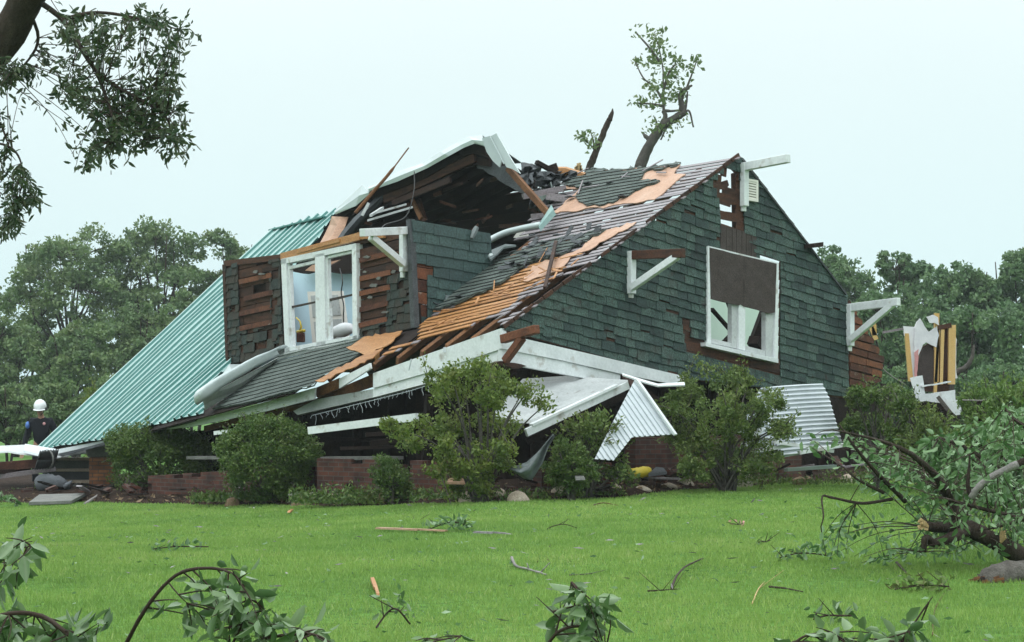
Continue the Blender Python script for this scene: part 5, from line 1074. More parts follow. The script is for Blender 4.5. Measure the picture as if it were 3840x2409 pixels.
fl = spray('fallen_limb', 'big fallen limb with a fresh broken stub on the right of the lawn', 'branch', limb_st,
  [(1915, 1325), (1925, 1240), (1965, 1245), (1985, 1300), (2060, 1310), (2130, 1290), (2150, 1240), (2110, 1190), (2040, 1150), (2030, 1100), (1960, 1070), (1870, 1050), (1860, 1025), (1990, 1012), (2090, 1060), (2150, 1120), (2200, 1100), (2290, 1030), (2340, 975), (2430, 940), (2450, 1320), (2330, 1310), (2240, 1325), (2120, 1325), (2020, 1335)],
  (14.9, 16.8), 190, .075, .42, 'leaf_limb', 3, per=7, comp=.3, droop=.5, bm='bark', base=gp(3.9, 16.0), tw=.005, minz=.03, spread=.08)
spray('fallen_limb', 'upper leafy limb piled over the big fallen limb at the right picture edge', 'branch', [([(2560, 1260, 17.6), (2450, 1190, 17.4), (2360, 1120, 17.3), (2280, 1060, 17.2), (2210, 1030, 17.1)], [.05, .04, .03, .02, .01]), ([(2450, 1190, 17.4), (2420, 1090, 17.4), (2400, 1000, 17.4)], [.03, .02, .01])],
  [(2120, 1110), (2160, 1040), (2230, 1000), (2300, 1010), (2360, 960), (2440, 950), (2460, 1290), (2380, 1260), (2300, 1200), (2220, 1190), (2150, 1170)], (16.8, 18.0), 170, .09, .42, 'leaf_limb', 23, per=9, comp=.3, droop=.4, bm='bark', base=gp(4.6, 17.4), tw=.005, minz=.05, spread=.09)
mb = MB()
for k in range(9): mb.beam(W(2178 + random.uniform(-2, 8), 1230 + k * 2, 15.55), W(2160 + random.uniform(-4, 10), 1224 + k * 2.2 + random.uniform(-5, 3), 15.5), .012, .02)
for k in range(6): mb.beam(W(2355, 1262 + k * 3, 15.8), W(2362 + k, 1240 + k * 5, 15.75), .012, .02)
build('broken_end', mb, M['raw_wood'], fl)
mb = MB(); stub([(2287, 1172, 15.28), (2300, 1150, 15.25), (2335, 1122, 15.25), (2395, 1092, 15.25)], [.028, .026, .027, .03], mb); build('pale_fork', mb, M['pale_bark'], fl, smooth=True)
# log
lb = gp(3.55, 14.9); t = thing('log', lb, 'short thick log with a hollow splintered end at the right edge of the lawn', 'log'); mb = MB()
stub([(2315, 1376, 14.9), (2340, 1362, 14.9), (2380, 1352, 15.0), (2450, 1346, 15.1), (2520, 1342, 15.2)], [.085, .10, .105, .11, .115], mb); build('bark', mb, M['grey_bark'], t, smooth=True)
mb = MB()
for k in range(16): a = k / 16 * 6.28; c = W(2318, 1374, 14.9); p = c + V3(0, -.03 + .0 * k, 0) + V3(.02, math.cos(a) * .07, math.sin(a) * .07); mb.beam(p + V3(.1, 0, .02), p + V3(-random.uniform(.02, .16), random.uniform(-.02, .02), -.03), .012, .02)
build('splintered_end', mb, M['rafter'], t)
mb = MB(); c = W(2316, 1376, 14.86); mb.prism([c + V3(-.03 - .02 * math.sin(a * 3), math.cos(a) * .055, math.sin(a) * .06 + .01) for a in np.linspace(0, 6.28, 13)[:-1]], V3(.05, 0, 0)); build('hollow_shade_disc', mb, M['dark_plank'], t)  # solid dark disc standing in for the shade inside the log end
# leafy branches lying close to the camera
def near(name, label, stems, region, n, seed, base, Dr, leaf=.12, per=6): spray(name, label, 'branch', stems, region, Dr, n, leaf * .82, .38, 'leaf_near', seed, per=int(per * 1.3), comp=.25, droop=.35, bm='twig', base=base, group='leafy branches in the foreground', tw=.0045, curl=.18, spread=.05)
near('leafy_branch', 'arched leafy branch in the foreground left of centre', [([(270, 1580, 9.2), (300, 1510, 9.1), (345, 1430, 9.0), (395, 1370, 8.95), (440, 1343, 8.9), (500, 1338, 8.85), (545, 1350, 8.8), (570, 1375, 8.8), (590, 1410, 8.8)], [.011, .010, .009, .008, .008, .007, .006, .005, .003]), ([(500, 1600, 8.9), (545, 1520, 8.85), (570, 1470, 8.8), (585, 1440, 8.8)], [.008, .007, .005, .003]), ([(395, 1370, 8.95), (420, 1400, 8.9), (440, 1420, 8.9)], [.004, .003, .002])],
 [(415, 1400), (470, 1385), (555, 1330), (600, 1325), (620, 1390), (660, 1410), (655, 1480), (620, 1530), (520, 1540), (470, 1500), (430, 1450)], 32, 11, gp(-1.3, 9.0), (8.6, 9.1), .13)
near('leafy_branch', 'leafy branch end reaching in at the left picture edge', [([(-120, 1420, 8.4), (-40, 1330, 8.4), (20, 1300, 8.4), (75, 1285, 8.4)], [.008, .006, .004, .002])], [(-20, 1262), (50, 1240), (95, 1280), (90, 1320), (40, 1345), (50, 1390), (10, 1420), (-20, 1400)], 13, 12, gp(-2.2, 8.4), (8.2, 8.6), .13, 5)
near('leafy_branch', 'leafy branch in the bottom left corner', [([(-100, 1480, 8.8), (20, 1445, 8.7), (95, 1450, 8.7), (150, 1485, 8.6), (210, 1540, 8.6)], [.010, .010, .011, .010, .008]), ([(100, 1452, 8.7), (135, 1480, 8.7), (140, 1530, 8.7)], [.006, .006, .005])], [(-20, 1440), (40, 1470), (120, 1500), (160, 1460), (230, 1450), (250, 1500), (240, 1560), (-20, 1560)], 26, 13, gp(-2.0, 8.8), (8.4, 9.0), .13)
near('leafy_branch', 'low leafy branch at the bottom beside the arched one', [([(560, 1540, 8.8), (620, 1505, 8.8), (690, 1494, 8.75), (745, 1496, 8.7), (800, 1530, 8.7)], [.008, .008, .007, .006, .004])], [(570, 1500), (640, 1450), (690, 1470), (760, 1468), (770, 1500), (760, 1545), (580, 1560)], 18, 14, gp(-1.0, 8.8), (8.5, 8.9), .12)
near('leafy_sprig', 'row of dark leaves peeping in at the bottom centre', [([(900, 1560, 8.9), (960, 1525, 8.9), (1030, 1508, 8.9), (1085, 1498, 8.9)], [.006, .005, .004, .002])], [(960, 1500), (1085, 1490), (1090, 1520), (960, 1530)], 6, 15, gp(-.3, 8.9), (8.8, 9.0), .08, 5)
near('leafy_branch', 'drooping leafy branch at the bottom right of centre', [([(1270, 1560, 8.9), (1300, 1502, 8.85), (1335, 1478, 8.8), (1375, 1476, 8.8), (1405, 1490, 8.8), (1425, 1530, 8.8)], [.008, .008, .007, .006, .005, .003]), ([(1345, 1478, 8.8), (1352, 1430, 8.8), (1350, 1395, 8.8), (1345, 1370, 8.8)], [.005, .004, .003, .002]), ([(1340, 1478, 8.8), (1300, 1440, 8.8), (1262, 1405, 8.8)], [.004, .003, .0015])], [(1285, 1440), (1310, 1415), (1350, 1380), (1400, 1395), (1450, 1400), (1445, 1450), (1410, 1500), (1420, 1550), (1340, 1550), (1330, 1490)], 20, 16, gp(.35, 8.8), (8.6, 9.0), .12)
near('leafy_branch', 'leafy branch in the foreground at the bottom right', [([(1850, 1560, 8.9), (1875, 1510, 8.9), (1920, 1492, 8.9), (1975, 1500, 8.85), (2010, 1530, 8.8)], [.007, .006, .005, .004, .003]), ([(2080, 1560, 8.9), (2130, 1500, 8.9), (2170, 1440, 8.9), (2195, 1405, 8.9)], [.006, .005, .004, .002])], [(1810, 1500), (1900, 1500), (1940, 1450), (1985, 1440), (2010, 1480), (2080, 1490), (2150, 1440), (2200, 1450), (2190, 1550), (1830, 1560)], 24, 17, gp(1.5, 8.9), (8.7, 9.1), .12)
random.seed(55); RNG = np.random.default_rng(55)
# ---------------------------------------------------------------- person in a white helmet, behind the roof corner
def skinmesh(name, chains, m, parent, sub=2):
    import bmesh
    bm = bmesh.new(); sk = bm.verts.layers.skin.verify(); vs = {}
    def get(k, p, r):
        if k not in vs:
            v = bm.verts.new(p); v[sk].radius = (r[0], r[1]) if hasattr(r, '__len__') else (r, r); vs[k] = v
        return vs[k]
    for ch in chains:
        prev = None
        for k, p, r in ch:
            v = get(k, p, r)
            if prev is not None and prev is not v:
                try: bm.edges.new((prev, v))
                except ValueError: pass
            prev = v
    bm.verts.ensure_lookup_table(); bm.verts[0][sk].use_root = True
    me = bpy.data.meshes.new(name); bm.to_mesh(me); bm.free(); at = me.attributes.new('tint', 'FLOAT', 'FACE')
    o = bpy.data.objects.new(name, me); COL.objects.link(o); o.parent = parent; me.materials.append(m); ROOTW[o.name] = ROOTW[parent.name]
    a = o.modifiers.new('skin', 'SKIN'); a.use_smooth_shade = True; b = o.modifiers.new('subdivision', 'SUBSURF'); b.levels = sub; b.render_levels = sub; return o
pb = gp((98 - CX) / F * 39.5, 39.5); per = thing('person', pb, 'person in dark jacket and white helmet looking down beside the low roof corner', 'person')
def rel(c): return [(k, Vector(p), r) for k, p, r in c]
hd = V3(-.01, -.10, 1.62)                            # head leaning forward, looking down
def hand(sd, w, dirv):
    ch = []; d = nrm(dirv); sidev = nrm(np.cross(d, V3(0, 1, 0))); palm = w + d * .06; ch.append([('w%d' % sd, w, (.026, .02)), ('p%d' % sd, palm, (.036, .018))])
    for i, (o, l) in enumerate(((-.03, .065), (-.01, .078), (.01, .074), (.028, .058))):
        b = palm + sidev * o + d * .03; ch.append([('p%d' % sd, palm, (.036, .018)), ('f%d%d' % (sd, i), b, .010), ('g%d%d' % (sd, i), b + d * l * .55 + V3(0, -.012, 0), .0085), ('h%d%d' % (sd, i), b + d * l + V3(0, -.035, 0), .007)])
    tb = w + d * .025 - sidev * .03 * sd + V3(0, -.01, 0); ch.append([('w%d' % sd, w, (.026, .02)), ('t%d' % sd, tb, .011), ('u%d' % sd, tb + d * .035 - sidev * .02 * sd + V3(0, -.02, 0), .009)]); return ch
LW, RW = V3(-.36, -.06, .80), V3(.37, -.04, .82)
ch = [[('pel', V3(0, 0, .93), (.14, .10)), ('bel', V3(0, -.01, 1.08), (.14, .10)), ('ch', V3(0, -.02, 1.28), (.165, .11)), ('nk0', V3(0, -.03, 1.43), (.075, .07)), ('nk', V3(0, -.06, 1.50), (.055, .055)), ('jaw', hd + V3(0, -.01, -.06), (.062, .072)), ('hd', hd + V3(0, 0, .02), (.078, .092)), ('top', hd + V3(0, .01, .10), (.06, .07))]]
for sd, wv in ((-1, LW), (1, RW)):
    ch.append([('ch', V3(0, -.02, 1.28), (.165, .11)), ('sh%d' % sd, V3(.185 * sd, -.02, 1.39), .062), ('el%d' % sd, V3(.295 * sd, .02, 1.10), .045), ('w%d' % sd, wv, (.026, .02))]); ch += hand(sd, wv, V3(.08 * sd, -.25, -1))
    ch.append([('pel', V3(0, 0, .93), (.14, .10)), ('hip%d' % sd, V3(.10 * sd, 0, .86), .085), ('kn%d' % sd, V3(.12 * sd, -.04, .48), .058), ('an%d' % sd, V3(.13 * sd, .02, .09), .042), ('to%d' % sd, V3(.15 * sd, -.15, .035), .035)])
ch.append([('hd', hd + V3(0, 0, .02), (.078, .092)), ('nose', hd + V3(0, -.098, -.02), (.012, .014))])
skinmesh('body', [rel(c) for c in ch], M['skin'], per)
ch = [[('pel', V3(0, 0, .86), (.165, .125)), ('bel', V3(0, -.01, 1.05), (.165, .125)), ('ch', V3(0, -.02, 1.28), (.19, .132)), ('nk0', V3(0, -.03, 1.43), (.09, .085)), ('nk', V3(0, -.045, 1.475), (.075, .072))]]
for sd, wv in ((-1, LW), (1, RW)): ch.append([('ch', V3(0, -.02, 1.28), (.19, .132)), ('sh%d' % sd, V3(.185 * sd, -.02, 1.385), .082), ('el%d' % sd, V3(.295 * sd, .02, 1.10), .066), ('cf%d' % sd, wv + V3(-.01 * sd, 0, .05), .050)])
jk = skinmesh('jacket', [rel(c) for c in ch], M['black_cloth'], per)
ch = [[('pel', V3(0, 0, .93), (.155, .115)), ('cr', V3(0, 0, .84), (.12, .10))]]
for sd in (-1, 1): ch.append([('cr', V3(0, 0, .84), (.12, .10)), ('th%d' % sd, V3(.10 * sd, 0, .76), .098), ('kn%d' % sd, V3(.12 * sd, -.04, .48), .074), ('an%d' % sd, V3(.13 * sd, .02, .11), .064)])
skinmesh('trousers', [rel(c) for c in ch], M['black_cloth'], per)
def dome(mb, c, rx, ry, rz, a0=-.2, a1=math.pi / 2, nu=18, nv=8, tilt=0.0):
    P = []
    for j in range(nv + 1):
        a = a0 + (a1 - a0) * j / nv; row_ = []
        for i in range(nu + 1):
            b = 2 * math.pi * i / nu; p = V3(math.cos(a) * math.cos(b) * rx, math.cos(a) * math.sin(b) * ry, math.sin(a) * rz); p = V3(p[0], p[1] * math.cos(tilt) - p[2] * math.sin(tilt), p[1] * math.sin(tilt) + p[2] * math.cos(tilt)); row_.append(c + p)
        P.append(row_)
    mb.grid(P)
hw = pb + hd
mb = MB(); dome(mb, hw + V3(0, .01, .055), .118, .138, .135, -.25, math.pi / 2, tilt=.25); hl = build('helmet', mb, M['helmet'], per, smooth=True, solid=.012)
mb = MB(); P = [[hw + V3(math.cos(a) * .118, math.sin(a) * .135 + .02, .02 - .03 * math.sin(-a)), hw + V3(math.cos(a) * .135, math.sin(a) * .18 + .0, -.0 - .035 * math.sin(-a))] for a in np.linspace(math.pi * 1.15, math.pi * 1.85, 9)]; mb.grid(P); build('visor', mb, M['helmet'], hl, smooth=True, solid=.008)
mb = MB(); mb.tube([hw + V3(.095, -.03, .02), hw + V3(.085, -.06, -.06), hw + V3(.03, -.085, -.125)], .008, 5); mb.beam(hw + V3(.118, .0, .03), hw + V3(.125, 0, -.03), .04, .05); build('strap', mb, M['black_plastic'], hl)
mb = MB()
for sx in (-.032, .032): dome(mb, hw + V3(sx, -.084, .015), .011, .008, .008, -1.5, 1.5, 8, 6)
mb.beam(hw + V3(-.025, -.088, -.062), hw + V3(.025, -.088, -.062), .008, .008); build('face_features', mb, M['black_plastic'], per)
mb = MB(); dome(mb, pb + V3(-.262, -.045, 1.30), .05, .075, .075, -1.4, 1.4, 10, 8); build('shoulder_patch', mb, M['blue_patch'], jk, smooth=True)
mb = MB(); dome(mb, pb + V3(.085, -.155, 1.33), .03, .02, .032, -1.4, 1.4, 10, 8); build('badge', mb, M['pink_badge'], jk, smooth=True)
mb = MB()
for sd in (-1, 1): mb.tube([pb + V3(.13 * sd, .05, .05), pb + V3(.14 * sd, -.08, .05), pb + V3(.155 * sd, -.19, .035)], [.05, .055, .035], 9)
build('boots', mb, M['black_plastic'], per, smooth=True)

# ---------------------------------------------------------------- debris at the left end
def slab(name, pts, vec, m, label, cat, group=None, base=None): mb = MB(); mb.prism(pts, vec); o = build(name, mb, m, None, base=base if base is not None else pts[0]); return setp(o, label, cat, group)
slab('white_sheet', [W(-30, 1069, 36.5), W(20, 1066, 36.6), W(45, 1070, 36.6), W(130, 1080, 36.4), W(205, 1068, 37.3), W(205, 1062, 37.9), W(90, 1055, 38.2), W(60, 1050, 38.4), W(-30, 1054, 38.4)], V3(0, .02, .025), M['grey_paint'], 'flat white panel lying at the left below the person', 'panel')
slab('white_sheet', [W(55, 1066, 36.2), W(125, 1082, 36.0), W(130, 1062, 36.6), W(58, 1050, 36.9)], V3(0, .03, .04), M['white_metal'], 'tilted white panel leaning against the black pipe', 'panel')
for i, (x0, y0, x1, y1, lb) in enumerate(((-20, 1100, 125, 1088, 'reddish plank at the left edge below the white panel'), (-20, 1124, 130, 1104, 'long weathered plank slanting up towards the black pipe'), (-20, 1112, 70, 1108, 'dark plank under the reddish plank at the left'))):
    mb = MB(); mb.beam(W(x0, y0, 36.0 - .1 * i), W(x1, y1, 36.4), .1, .16 if i == 0 else .08); o = build('plank', mb, (M['rust_plank'], M['grey_board'], M['dark_plank'])[i], None, base=W(x0, y0, 36)); setp(o, lb, 'plank', 'planks at the left end')
t = thing('corrugated_pipe', W(102, 1098, 36.0), 'black corrugated pipe end lying open in front of the white panels', 'pipe'); mb = MB()
c0, c1 = W(88, 1084, 35.6), W(132, 1080, 36.2); P = []
for j in range(15):
    k = j / 14; c = c0 + (c1 - c0) * k; r = .16 + .012 * math.cos(j * math.pi); P.append([c + V3(.05 * math.sin(a), -.10 * math.cos(a) * .6, 0) + V3(math.cos(a) * .12, math.cos(a) * -.08, math.sin(a)) * r / .16 * .165 for a in np.linspace(0, 2 * math.pi, 21)])
mb.grid(P); build('pipe_wall', mb, M['black_plastic'], t, smooth=True, solid=.012)
mb = MB(); P2_ = [[c0 + (c1 - c0) * k + V3(math.cos(a) * .125, math.cos(a) * -.083, math.sin(a) * 1.0) * 1.04 * V3(1, 1, .168) for a in np.linspace(0, 2 * math.pi, 21)] for k in (.48, .56)]; mb.grid(P2_); build('pipe_band', mb, M['concrete'], t, solid=.01)
t = thing('cloth_bundle', W(125, 1158, 36.0), 'grey cloth bundle lying below the porch steps', 'bundle'); mb = MB(); mb.tube(spline([W(90, 1140, 35.9), W(105, 1136, 35.8), W(125, 1138, 35.8), W(145, 1142, 35.9), W(160, 1150, 36.0)], 4), list(np.interp(np.linspace(0, 1, 17), [0, .15, .4, .7, 1], [.06, .17, .16, .15, .05])), 12, rough=.12); build('bundle', mb, M['grey_cloth'], t, smooth=True)
mb = MB(); mb.tube(spline([W(150, 1146, 35.8), W(160, 1140, 35.8), W(170, 1132, 35.9)], 3), [.05, .05, .045, .04, .03, .025, .012], 7, rough=.15); build('loose_corner', mb, M['grey_cloth'], t, smooth=True)
slab('concrete_slab', [gp((68 - CX) / F * 33.2, 33.2, .02), gp((168 - CX) / F * 33.2, 33.2, .02), gp((172 - CX) / F * 33.6, 34.6, .09), gp((60 - CX) / F * 33.6, 34.6, .09)], V3(0, 0, .05), M['concrete'], 'flat concrete slab in the grass at the far left', 'slab')
mb = MB()
for q in ((175, 1148), (186, 1140), (165, 1152), (196, 1150)): p = ground_px(q[0], q[1] + 8); mb.prism([p + V3(-.12, 0, .02), p + V3(.10, -.02, .0), p + V3(.14, .1, .12 + .05 * random.random()), p + V3(-.06, .12, .10)], V3(0, .02, .04))
o = build('tan_fragment', mb, M['orange_board'], None, base=ground_px(180, 1155)); setp(o, 'light tan wood fragments lying beside the grey bundle', 'fragments')
def rock(name, px, py, w, h, m, label, group, seed, D=None):
    random.seed(600 + seed); p = ground_px(px, py) if D is None else gp((px - CX) / F * D, D); D_ = p[1]; rx, rz = w / F * D_ / 2 * 1.3, h / F * D_ * 1.75; p = p + V3(0, 0, .03); mb = MB(); P = []
    ph = [random.uniform(0, 6) for _ in range(4)]
    for j in range(8):
        a = -.5 + 2.07 * j / 7; row_ = []
        for i in range(13):
            b = 2 * math.pi * i / 12; k = 1 + .14 * math.sin(b * 2 + ph[0]) + .10 * math.sin(b * 3 + ph[1] + a * 2) + .08 * math.sin(a * 4 + ph[2]) + .05 * math.sin(b * 5 + ph[3]); row_.append(p + V3(math.cos(a) * math.cos(b) * rx * k, math.cos(a) * math.sin(b) * rx * .75 * k, math.sin(a) * rz * (1 + .1 * math.sin(b + ph[1])) + .0))
        P.append(row_)
    mb.grid(P, .3 + .5 * random.random()); o = build(name, mb, M[m], None, base=p, smooth=True); return setp(o, label, 'rock', group)
RK = 'stones edging the lawn'
for i, a in enumerate([('boulder', 922, 1187, 56, 28, 'brown_stone', 'rounded brown boulder below the small low bush at the lawn edge'), ('boulder', 1727, 1147, 66, 24, 'stone', 'large flat pale boulder below the olive bush'), ('stone', 1318, 1173, 36, 14, 'stone', 'pale stone left of the yellow bag at the lawn edge'), ('stone', 1450, 1165, 26, 11, 'stone', 'small whitish stone just below left of the yellow bag'),
  ('stone', 1105, 1183, 40, 12, 'stone', 'low stone below the tall shrub trunk'), ('stone', 1220, 1181, 36, 11, 'stone', 'flat pale stone right of the tall shrub base'), ('stone', 1178, 1179, 26, 13, 'stone', 'small rounded stone below the right side of the tall shrub'), ('stone', 790, 1187, 28, 12, 'stone', 'tan stone left of the brown boulder'), ('stone', 715, 1190, 42, 10, 'brown_stone', 'mossy flat stone under the round bush'), ('stone', 1609, 1152, 36, 13, 'stone', 'white stone left of the flat pale boulder'),
  ('stone', 1570, 1156, 34, 8, 'stone', 'low yellowish stone second left of the flat pale boulder'), ('stone', 1632, 1148, 30, 22, 'brown_stone', 'brownish upright stone touching the white stone'), ('stone', 1880, 1143, 34, 9, 'brown_stone', 'low brown stone under the right corrugated sheet'), ('stone', 1998, 1139, 30, 10, 'stone', 'tan stone at the far right lawn edge'), ('stone', 1512, 1161, 30, 7, 'stone', 'thin flat stone between yellow bag and white stone'), ('stone', 545, 1192, 24, 9, 'brown_stone', 'dark small stone under the gap of the two left bushes')]): rock(*a, RK, i)
for i, a in enumerate([('brick_chunk', 275, 1178, 46, 20, 'fallen dark brick chunk left of the broken brick wall'), ('brick_chunk', 330, 1178, 26, 26, 'reddish brick chunk standing beside the broken brick wall'), ('brick_chunk', 305, 1182, 22, 14, 'small broken brick between the two larger chunks')]):
    p = ground_px(a[1], a[2]); w, h = a[3] / F * p[1], a[4] / F * p[1]; mb = MB(); sk = random.uniform(-.05, .05); mb.hexa([p + V3(-w / 2, -.05, -.03), p + V3(w / 2, -.03, -.03), p + V3(w / 2 + sk, 0, h * .8), p + V3(-w / 2.6 + sk, 0, h)], [p + V3(-w / 2, .14, -.03), p + V3(w / 2, .16, -.03), p + V3(w / 2.2, .16, h * .75), p + V3(-w / 3, .14, h * .95)]); o = build(a[0], mb, M['brick'], None, base=p); add_box_uv(o); setp(o, a[5], 'brick', 'fallen bricks')
def stick(name, pts, r, m, label, cat='stick', group='sticks scattered on the lawn', lift=.02, twigs=0):
    P = []
    for q in pts: p = ground_px(q[0], q[1]); P.append(p + V3(0, 0, lift + (q[2] if len(q) > 2 else 0)))
    mb = MB(); S = spline(P, 5); mb.tube(S, list(np.linspace(r, r * .45, len(S))), 6, rough=.15)
    for k in range(twigs): i = random.randrange(2, len(S) - 1); mb.tube([S[i], S[i] + V3(random.uniform(-.2, .2), random.uniform(-.1, .1), random.uniform(.02, .15))], [r * .5, r * .2], 4)
    o = build(name, mb, M[m], None, base=P[0], smooth=True); return setp(o, label, cat, group)
def stick3(name, pts, r, m, label, twigs=0):      # arched above the ground between its two ends
    g0, g1 = ground_px(*pts[0]), ground_px(*pts[-1]); P = []
    for i, q in enumerate(pts): k = i / (len(pts) - 1); D = g0[1] + (g1[1] - g0[1]) * k; P.append(W(q[0], q[1], D) + V3(0, 0, .01))
    mb = MB(); S = spline(P, 5); mb.tube(S, list(np.linspace(r, r * .5, len(S))), 6, rough=.15)
    for k in range(twigs): i = random.randrange(2, len(S) - 1); mb.tube([S[i], S[i] + V3(random.uniform(-.25, .25), random.uniform(-.05, .05), random.uniform(-.05, .15))], [r * .5, r * .2], 4)
    o = build(name, mb, M[m], None, base=g0, smooth=True); return setp(o, label, 'stick', 'sticks scattered on the lawn')
stick3('stick', [(200, 1188), (235, 1166), (270, 1150), (302, 1144), (316, 1147)], .03, 'pale_bark', 'pale bare branch leaning on the fallen bricks at the left', 3)
stick3('stick', [(1266, 1326), (1245, 1295), (1222, 1265), (1185, 1225), (1130, 1178)], .007, 'twig', 'long thin dark whip curving across the lawn centre')
stick('stick', [(1204, 1330, .04), (1215, 1338), (1240, 1345), (1262, 1352), (1286, 1359)], .014, 'pale_bark', 'short pale stick with a broken end near the lawn centre', twigs=2)
stick3('stick', [(1580, 1390), (1592, 1360), (1612, 1338), (1635, 1326), (1655, 1317)], .010, 'twig', 'dark arched twig right of the lawn centre')
stick3('stick', [(1288, 1248), (1305, 1240), (1330, 1237), (1360, 1246)], .007, 'twig', 'low arched twig beside the long thin whip', 2)
stick3('stick', [(1395, 1192), (1420, 1186), (1456, 1192)], .008, 'rust_plank', 'small reddish twig near the pale stones')
stick('stick', [(1340, 1360), (1385, 1357), (1425, 1348)], .006, 'grey_bark', 'faint grey stick flat in the grass right of centre')
stick('stick', [(1525, 1398), (1560, 1396), (1600, 1393)], .007, 'twig', 'dark twig lying at the foot of the arched twig', twigs=3)
stick('stick', [(1810, 1388), (1850, 1392), (1890, 1400)], .009, 'twig', 'dark twig lying left of the log')
stick('stick', [(2110, 1330), (2128, 1350), (2135, 1358)], .012, 'twig', 'short dark stick left of the log')
stick3('stick', [(1770, 1425), (1785, 1390), (1800, 1372)], .005, 'raw_wood', 'thin yellow straw stalk upright right of centre', 1)
stick3('stick', [(1290, 1322), (1284, 1306), (1296, 1285)], .006, 'twig', 'tiny dark twig right of the long whip')
stick3('stick', [(2195, 1500), (2200, 1440), (2222, 1400)], .006, 'rust_plank', 'reddish twig rising near the bottom right leaves')
def board(x0, y0, x1, y1, w, m, label): a, b = ground_px(x0, y0) + V3(0, 0, .04), ground_px(x1, y1) + V3(0, 0, .035); mb = MB(); mb.beam(a, a + (b - a) * .6, w * .8, .02, skew=.03); mb.beam(a + (b - a) * .55 + V3(0, .01, .004), b, w * .6, .016, skew=.04); o = build('plank', mb, M[m], None, base=a); setp(o, label, 'plank', 'planks on the lawn')
board(890, 1252, 1052, 1258, .07, 'tan_ply', 'tan splintered plank lying in the grass, left of centre'); board(1118, 1262, 1190, 1264, .05, 'grey_board', 'short pale plank lying in the grass right of the tan plank'); board(876, 1375, 890, 1412, .035, 'orange_board', 'small orange wood chip in the middle of the lawn')
board(680, 1212, 688, 1206, .05, 'orange_board', 'tiny tan chip near the lawn edge under the round bush')
def twigleaves(px, py, w, n, leaf, lm, label, seed, h=.1):
    global RNG
    RNG = np.random.default_rng(700 + seed); p = ground_px(px, py); R = w / F * p[1] / 2; t = thing('leafy_twig', p, label, 'twig', 'leafy twigs on the lawn'); mb = MB()
    S = spline([p + V3(-R, 0, .03), p + V3(-R * .3, .05, h * .6), p + V3(R * .3, -.03, h * .7), p + V3(R, .02, .05)], 5); mb.tube(S, .006, 5)
    for k in range(4): i = random.randrange(len(S)); mb.tube([S[i], S[i] + V3(random.uniform(-.2, .2), random.uniform(-.1, .1), random.uniform(.0, .12))], [.004, .002], 4)
    build('twig', mb, M['twig'], t); i = RNG.integers(0, len(S), n); C = np.array(S)[i] + RNG.normal(0, .035, (n, 3)) + np.array([0, 0, .02]); C[:, 2] = np.maximum(C[:, 2], p[2] + .012); d = rand_dirs(n) + np.array([.5, 0, .1]); V, Fc = leaves(C, d, leaf * (.6 + .8 * RNG.random(n)), .4, .15, .15, two=True); build_np('leaves', V, Fc, np.tile(RNG.random(n), 2), M[lm], t)
twigleaves(1062, 1252, 100, 60, .09, 'leaf_limb', 'leafy twig lying over the end of the tan plank', 1, .14)
stick3('stick', [(1025, 1256), (1000, 1247), (978, 1232), (972, 1216)], .010, 'twig', 'dark bare twig end curling up behind the tan plank', 2)
twigleaves(425, 1300, 130, 40, .06, 'leaf_limb', 'small flattened twig with leaves in the grass at the left', 2, .08); twigleaves(925, 1490, 80, 22, .055, 'leaf_near', 'little sprig of round leaves at the bottom, left of centre', 3, .2)
twigleaves(1798, 1284, 26, 7, .06, 'leaf_limb', 'few pale leaves in the grass left of the fallen limb', 4, .05); twigleaves(1890, 1322, 110, 60, .07, 'leaf_limb', 'leafy scrap in the grass below the left tip of the fallen limb', 5, .1); twigleaves(2170, 1398, 130, 60, .07, 'leaf_olive', 'brownish leaf litter heap left of the log', 6, .09); twigleaves(1960, 1470, 90, 24, .07, 'leaf_near', 'leafy scrap near the bottom right branch', 7, .08)
twigleaves(10, 1195, 60, 60, .10, 'leaf_limb', 'leafy scrap at the left picture edge in front of the slab', 8, .2); twigleaves(1740, 1242, 18, 8, .05, 'pink_wool', 'reddish dead leaf scrap on the right of the lawn', 9, .05)
# yellow bag and things near it
p = gp((1502 - CX) / F * 28.2, 28.2, .12); mb = MB(); S = spline([W(1478, 1118, 28.6), W(1490, 1114, 28.5), W(1508, 1113, 28.5), W(1522, 1111, 28.6), W(1528, 1119, 28.6)], 4); mb.tube(S, list(np.interp(np.linspace(0, 1, len(S)), [0, .2, .5, .8, 1], [.02, .07, .075, .085, .03])), 11, rough=.16); o = build('yellow_bag', mb, M['yellow_plastic'], None, base=p, smooth=True); setp(o, 'crumpled yellow plastic bag below the brick foundation wall', 'bag')
mb = MB(); mb.prism([W(1526, 1122, 28.4), W(1570, 1117, 28.6), W(1562, 1108, 28.8), W(1545, 1106, 28.8)], V3(0, .05, .04)); o = build('dark_scrap', mb, M['dark_felt'], None, base=W(1545, 1122, 28.5)); setp(o, 'dark scrap of roofing lying right of the yellow bag', 'scrap')
mb = MB(); mb.prism([W(1050, 1140, 26.9), W(1098, 1141, 26.9), W(1092, 1131, 27.3), W(1058, 1131, 27.3)], V3(0, 0, .03)); o = build('flat_tile', mb, M['tan_ply'], None, base=W(1075, 1141, 27)); setp(o, 'pinkish flat tile on the mulch under the tall shrub', 'tile')
mb = MB(); mb.prism([W(1355, 1131, 26.4), W(1377, 1130, 26.4), W(1373, 1125, 26.6), W(1353, 1125, 26.6)], V3(0, .02, .03)); o = build('pale_scrap', mb, M['concrete'], None, base=W(1370, 1131, 26.4)); setp(o, 'small pale scrap at the foot of the conical bush', 'scrap')
